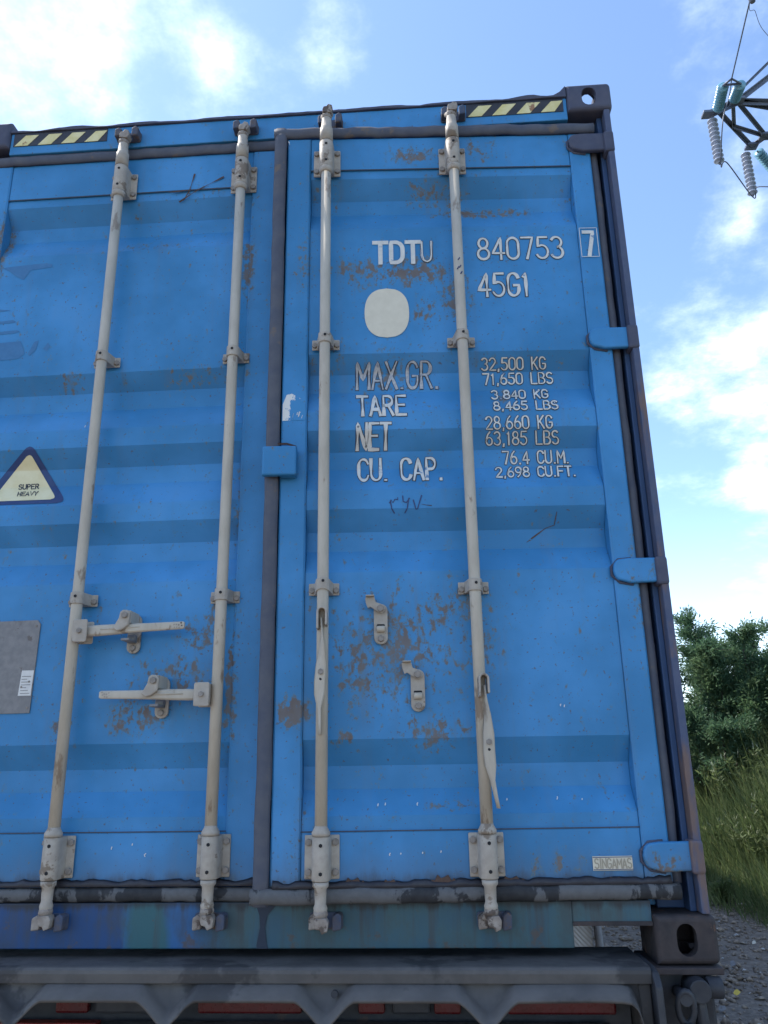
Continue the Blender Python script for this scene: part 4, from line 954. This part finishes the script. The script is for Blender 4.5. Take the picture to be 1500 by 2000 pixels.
def shrub(x, y, h, spread, nl, seed, label, m):
    rg = np.random.default_rng(seed); z0 = float(gh(np.array(x), np.array(y)))-.03
    root = thing('willow_shrub', label, 'shrub', (x, y, z0), 'shrubs along the top of the bank')
    b = MB(); tw = []
    for i in range(9):
        a = 2*math.pi*i/9+rg.uniform(-.3, .3); s_ = spread*rg.uniform(.25, .85); hh = h*rg.uniform(.68, 1.0)*(1-.22*(s_/spread)**2)
        p0 = Vector((.12*math.cos(a), .12*math.sin(a), 0)); p3 = Vector((s_*math.cos(a), s_*math.sin(a), hh))
        pts = [p0.lerp(p3, t)+Vector((math.cos(a)*.25*spread*math.sin(t*3.1)*.5, math.sin(a)*.25*spread*math.sin(t*3.1)*.5, .12*h*math.sin(t*3.1)))+Vector(rg.normal(0, .03, 3))*t for t in np.linspace(0, 1, 8)]
        b.tube(pts, [.035*(1-.85*t) for t in np.linspace(0, 1, 8)], 5)
        for k_ in range(22):
            t = rg.uniform(.12, 1)**.8; j = min(6, int(t*7)); q0 = pts[j].lerp(pts[j+1], t*7-j if t < 1 else 1)
            d = Vector(rg.normal(0, 1, 3)); d.z = abs(d.z)*.8+.25; d.x += math.cos(a)*.6; d.y += math.sin(a)*.6; d.normalize(); Lb = rg.uniform(.25, .62)*h*.28*(1.25-t*.5)
            q1 = q0+d*Lb; 
            if k_ % 2 == 0: b.tube([q0, q0.lerp(q1, .5)+Vector((0, 0, .03)), q1], [.009, .006, .002], 4)
            tw.append((q0, q1))
    b.build('stems', M_BARK, root)
    idx = rg.integers(0, len(tw), nl); t = rg.uniform(.1, 1.08, nl)
    Q0 = np.array([tw[i][0] for i in idx]); Q1 = np.array([tw[i][1] for i in idx]); dr = (Q1-Q0); dr /= np.linalg.norm(dr, axis=1)[:, None]
    P = Q0+(Q1-Q0)*t[:, None]+rg.normal(0, .055, (nl, 3))*(.6+.6*rg.random((nl, 1)))
    P[:, 2] = np.maximum(P[:, 2], .05)
    D = dr*.9+rg.normal(0, .55, (nl, 3)); D /= np.linalg.norm(D, axis=1)[:, None]
    N = np.cross(D, rg.normal(0, 1, (nl, 3))); N /= np.linalg.norm(N, axis=1)[:, None]+1e-9
    quads('foliage', P, D, N, rg.uniform(.05, .10, nl), rg.uniform(.014, .026, nl), m, root)
    return root
def polar(az, r): return CAM[0]+r*math.sin(rad(az)), CAM[1]+r*math.cos(rad(az))
for i, (az, r, h, sp_, nl, lab) in enumerate((
    (16.9, 14.8, 2.55, 1.5, 34000, 'dense willow shrub with a rounded top directly behind the rusty corner post'),
    (20.3, 14.2, 2.7, 1.45, 36000, 'tallest willow shrub, peaked, in the middle of the clump right of the container'),
    (23.6, 14.8, 2.4, 1.45, 30000, 'willow shrub cut off by the right edge, lower than the peaked one'),
    (18.4, 13.6, 1.7, 1.1, 20000, 'low dark willow shrub in front of the taller ones, near the corner post'),
    (22.2, 13.5, 1.8, 1.1, 20000, 'low dark willow shrub in front of the taller ones, at the right edge'),
    (27.5, 14.0, 3.0, 1.3, 9000, 'willow shrub beyond the right edge of the view'),
    (32.0, 13.0, 2.6, 1.2, 8000, 'rightmost willow shrub on the bank'),
    (12.6, 16.5, 3.0, 1.2, 8000, 'willow shrub hidden behind the container side'))):
    x, y = polar(az, r); shrub(x, y, h, sp_, nl, 40+i, lab, (M_LEAF, M_LEAF2)[i % 2])
def grass():
    rg = np.random.default_rng(5); n = 190000
    x = rg.uniform(1.3, 10, n); y = rg.uniform(1.5, 19, n); e = x-edge_x(y)
    dens_ = np.clip((e+.1)/.5, 0, 1)*(.35+.65*(np.sin(x*2.3+np.sin(y*1.7)*2)*np.sin(y*2.9+x) > -.45))
    # thin out what lies far from the view
    az = np.degrees(np.arctan2(x-CAM[0], y-CAM[1])); dens_ *= np.where((az > 13) & (az < 27), 1.0, .35)
    keep = rg.random(n) < dens_; x, y, e = x[keep], y[keep], e[keep]; n = len(x)
    P = np.stack([x, y, gh(x, y)-.01], 1)
    hgt = rg.uniform(.30, .85, n)*np.clip(.30+e*.75, .30, 1.25)*(.75+.4*np.sin(x*1.9+y*1.3)**2)
    D = rg.normal(0, .34, (n, 3)); D[:, 2] = 1; D[:, 0] -= .10; D /= np.linalg.norm(D, axis=1)[:, None]
    N = np.cross(D, rg.normal(0, 1, (n, 3))); N /= np.linalg.norm(N, axis=1)[:, None]
    o = quads('grass', P, D, N, hgt, rg.uniform(.008, .018, n), M_GRASS); o['kind'] = 'stuff'; tag(o, 'tall tangled grass covering the bank beside the gravel', 'grass')
grass()
def weed(x, y, h, seed, label, pale):
    rg = np.random.default_rng(seed); z0 = float(gh(np.array(x), np.array(y)))-.01
    root = thing('tall_weed', label, 'weed', (x, y, z0), 'tall weeds on the bank'); b = MB(); P = []; D = []; sp0 = []
    for i in range(7):
        a = rg.uniform(0, 6.28); l_ = rg.uniform(.15, .42)*h; hh = h*rg.uniform(.7, 1)
        pts = [Vector((l_*math.cos(a)*t*t, l_*math.sin(a)*t*t, hh*t)) for t in np.linspace(0, 1, 6)]; b.tube(pts, [.005*(1-.7*t) for t in np.linspace(0, 1, 6)], 4)
        for k_ in range(46):
            t = rg.uniform(.12, .97); p = pts[min(4, int(t*5))].lerp(pts[min(4, int(t*5))+1], t*5-int(t*5)); P.append(p); d = Vector(rg.normal(0, 1, 3)); d.z = abs(d.z)*.5+.3; D.append(d.normalized())
        if pale:
            for k_ in range(3): p = pts[-1]+Vector(rg.normal(0, .018, 3)); d = Vector((rg.normal(0, .35)+.2, rg.normal(0, .35), 1)).normalized(); sp0.append((p, d))
    b.build('stem', M_GRASS, root); P = np.array(P); D = np.array(D); n = len(P); N = np.cross(D, rg.normal(0, 1, (n, 3))); N /= np.linalg.norm(N, axis=1)[:, None]
    quads('leaves', P, D, N, rg.uniform(.07, .15, n), rg.uniform(.014, .028, n), M_GRASS, root)
    if pale:
        P = np.array([p for p, d in sp0]); D = np.array([d for p, d in sp0]); n = len(P); N = np.cross(D, rg.normal(0, 1, (n, 3))); N /= np.linalg.norm(N, axis=1)[:, None]
        quads('seed_heads', P, D, N, rg.uniform(.05, .11, n), rg.uniform(.006, .011, n), M_SEED, root)
def bank(px, py):
    d = ray(px, py)
    for t in np.arange(4, 25, .05):
        p = CAM+d*t
        if p[2] < gh(p[0], p[1]): return p[0], p[1]
    return polar(19, 11)
for i, (px, py, h, pale, lab) in enumerate(((1385, 1600, .95, 1, 'tall weed with pale seed tips close beside the rusty post, highest on the bank'), (1432, 1620, .9, 1, 'tall weed with pale tips halfway between the post and the right edge'), (1484, 1600, .95, 1, 'tall weed with pale tips touching the right edge below the shrubs'),
        (1405, 1690, .6, 1, 'shorter weed with pale tips just right of the lowest hinge'), (1455, 1700, .62, 1, 'shorter pale-tipped weed in the middle of the grass'), (1492, 1720, .55, 1, 'short pale-tipped weed low at the right edge'), (1412, 1770, .34, 0, 'small leafy green weed at the gravel edge beside the lower corner casting'), (1520, 1680, .7, 1, 'weed with pale tips past the right edge'))):
    x, y = bank(px, py); weed(x, y, h, 70+i, lab, pale)
# loose stones on the track, one heap of uncountable gravel
def gravel():
    rg = np.random.default_rng(9); n = 9000
    x = rg.uniform(-.6, 4.2, n); y = rg.uniform(1.0, 9.5, n); k_ = (x-edge_x(y) < .25+.2*rg.random(n)); x, y = x[k_], y[k_]; n = len(x)
    base = np.array([(1, 0, 0), (-1, 0, 0), (0, 1, 0), (0, -1, 0), (0, 0, 1), (0, 0, -1)], float); fc = np.array([(0, 2, 4), (2, 1, 4), (1, 3, 4), (3, 0, 4), (2, 0, 5), (1, 2, 5), (3, 1, 5), (0, 3, 5)])
    s_ = rg.gamma(2.0, .0065, n)+.005; a = rg.uniform(0, 6.28, n)
    v = base[None]*np.stack([s_*rg.uniform(.8, 1.5, n), s_*rg.uniform(.7, 1.2, n), s_*rg.uniform(.4, .9, n)], 1)[:, None, :]+rg.normal(0, .18, (n, 6, 3))*s_[:, None, None]
    vx = v[..., 0]*np.cos(a)[:, None]-v[..., 1]*np.sin(a)[:, None]; vy = v[..., 0]*np.sin(a)[:, None]+v[..., 1]*np.cos(a)[:, None]
    V = np.stack([vx+x[:, None], vy+y[:, None], v[..., 2]+(gh(x, y)+s_*.25)[:, None]], -1).reshape(-1, 3)
    F = (fc[None]+6*np.arange(n)[:, None, None]).reshape(-1)
    me = bpy.data.meshes.new('gravel'); me.vertices.add(len(V)); me.vertices.foreach_set('co', V.ravel()); me.loops.add(len(F)); me.loops.foreach_set('vertex_index', F)
    me.polygons.add(len(F)//3); me.polygons.foreach_set('loop_start', np.arange(0, len(F), 3)); me.update(calc_edges=True)
    def fn(k, b, o):
        n_ = k.noise(o, 26, 2, .5); n2 = k.noise(k.mapv(o, loc=(4, 4, 4)), 17, 1)
        c = k.mix(k.step(n_, .3, .7), (.15, .112, .082), (.34, .27, .205)); c = k.mix(k.step(n2, .66, .70), c, (.45, .43, .40)); k.l.new(c, b.inputs['Base Color']); b.inputs['Roughness'].default_value = .9
    me.materials.append(mat('mixed_stones', fn)); o = bpy.data.objects.new('gravel', me); COL.objects.link(o); o['kind'] = 'stuff'; tag(o, 'loose brown and grey stones scattered over the track', 'gravel')
gravel()
def scrap(px, py, s_, m, label, name='litter_scrap'):
    d = ray(px, py); p = CAM+d*((.0-CAM[2])/d[2]); x, y = p[0], p[1]; z = float(gh(x, y))
    b = MB(); rg = random.Random(px); poly = [(x+s_*a+rg.uniform(-.2, .2)*s_, y+s_*c, z+.012+s_*e) for a, c, e in ((-.5, -.3, 0), (.1, -.45, .25), (.55, -.1, .5), (.4, .4, .75), (-.2, .35, .6), (-.5, .1, .3))]
    n = len(poly); b.add(poly+[(q[0], q[1]+.004, q[2]+.003) for q in poly], [tuple(range(n)), tuple(reversed(range(n, 2*n)))]+[(i, i+n, (i+1) % n+n, (i+1) % n) for i in range(n)])
    tag(b.build(name, m), label, 'litter', 'litter on the gravel')
scrap(1438, 1944, .045, simple('yellow_plastic', (.62, .45, .06), (.7, .5, .08), 30, .5), 'crumpled yellow scrap lying on the gravel near the right edge')
scrap(1473, 1842, .030, M_STICK, 'small white scrap on the gravel at the right edge, above the yellow one')
scrap(1432, 1886, .045, M_PLATE, 'pale grey scrap on the gravel just right of the corner casting')
scrap(1412, 1978, .04, M_PLATE, 'pale grey scrap on the gravel at the bottom, below the yellow one')
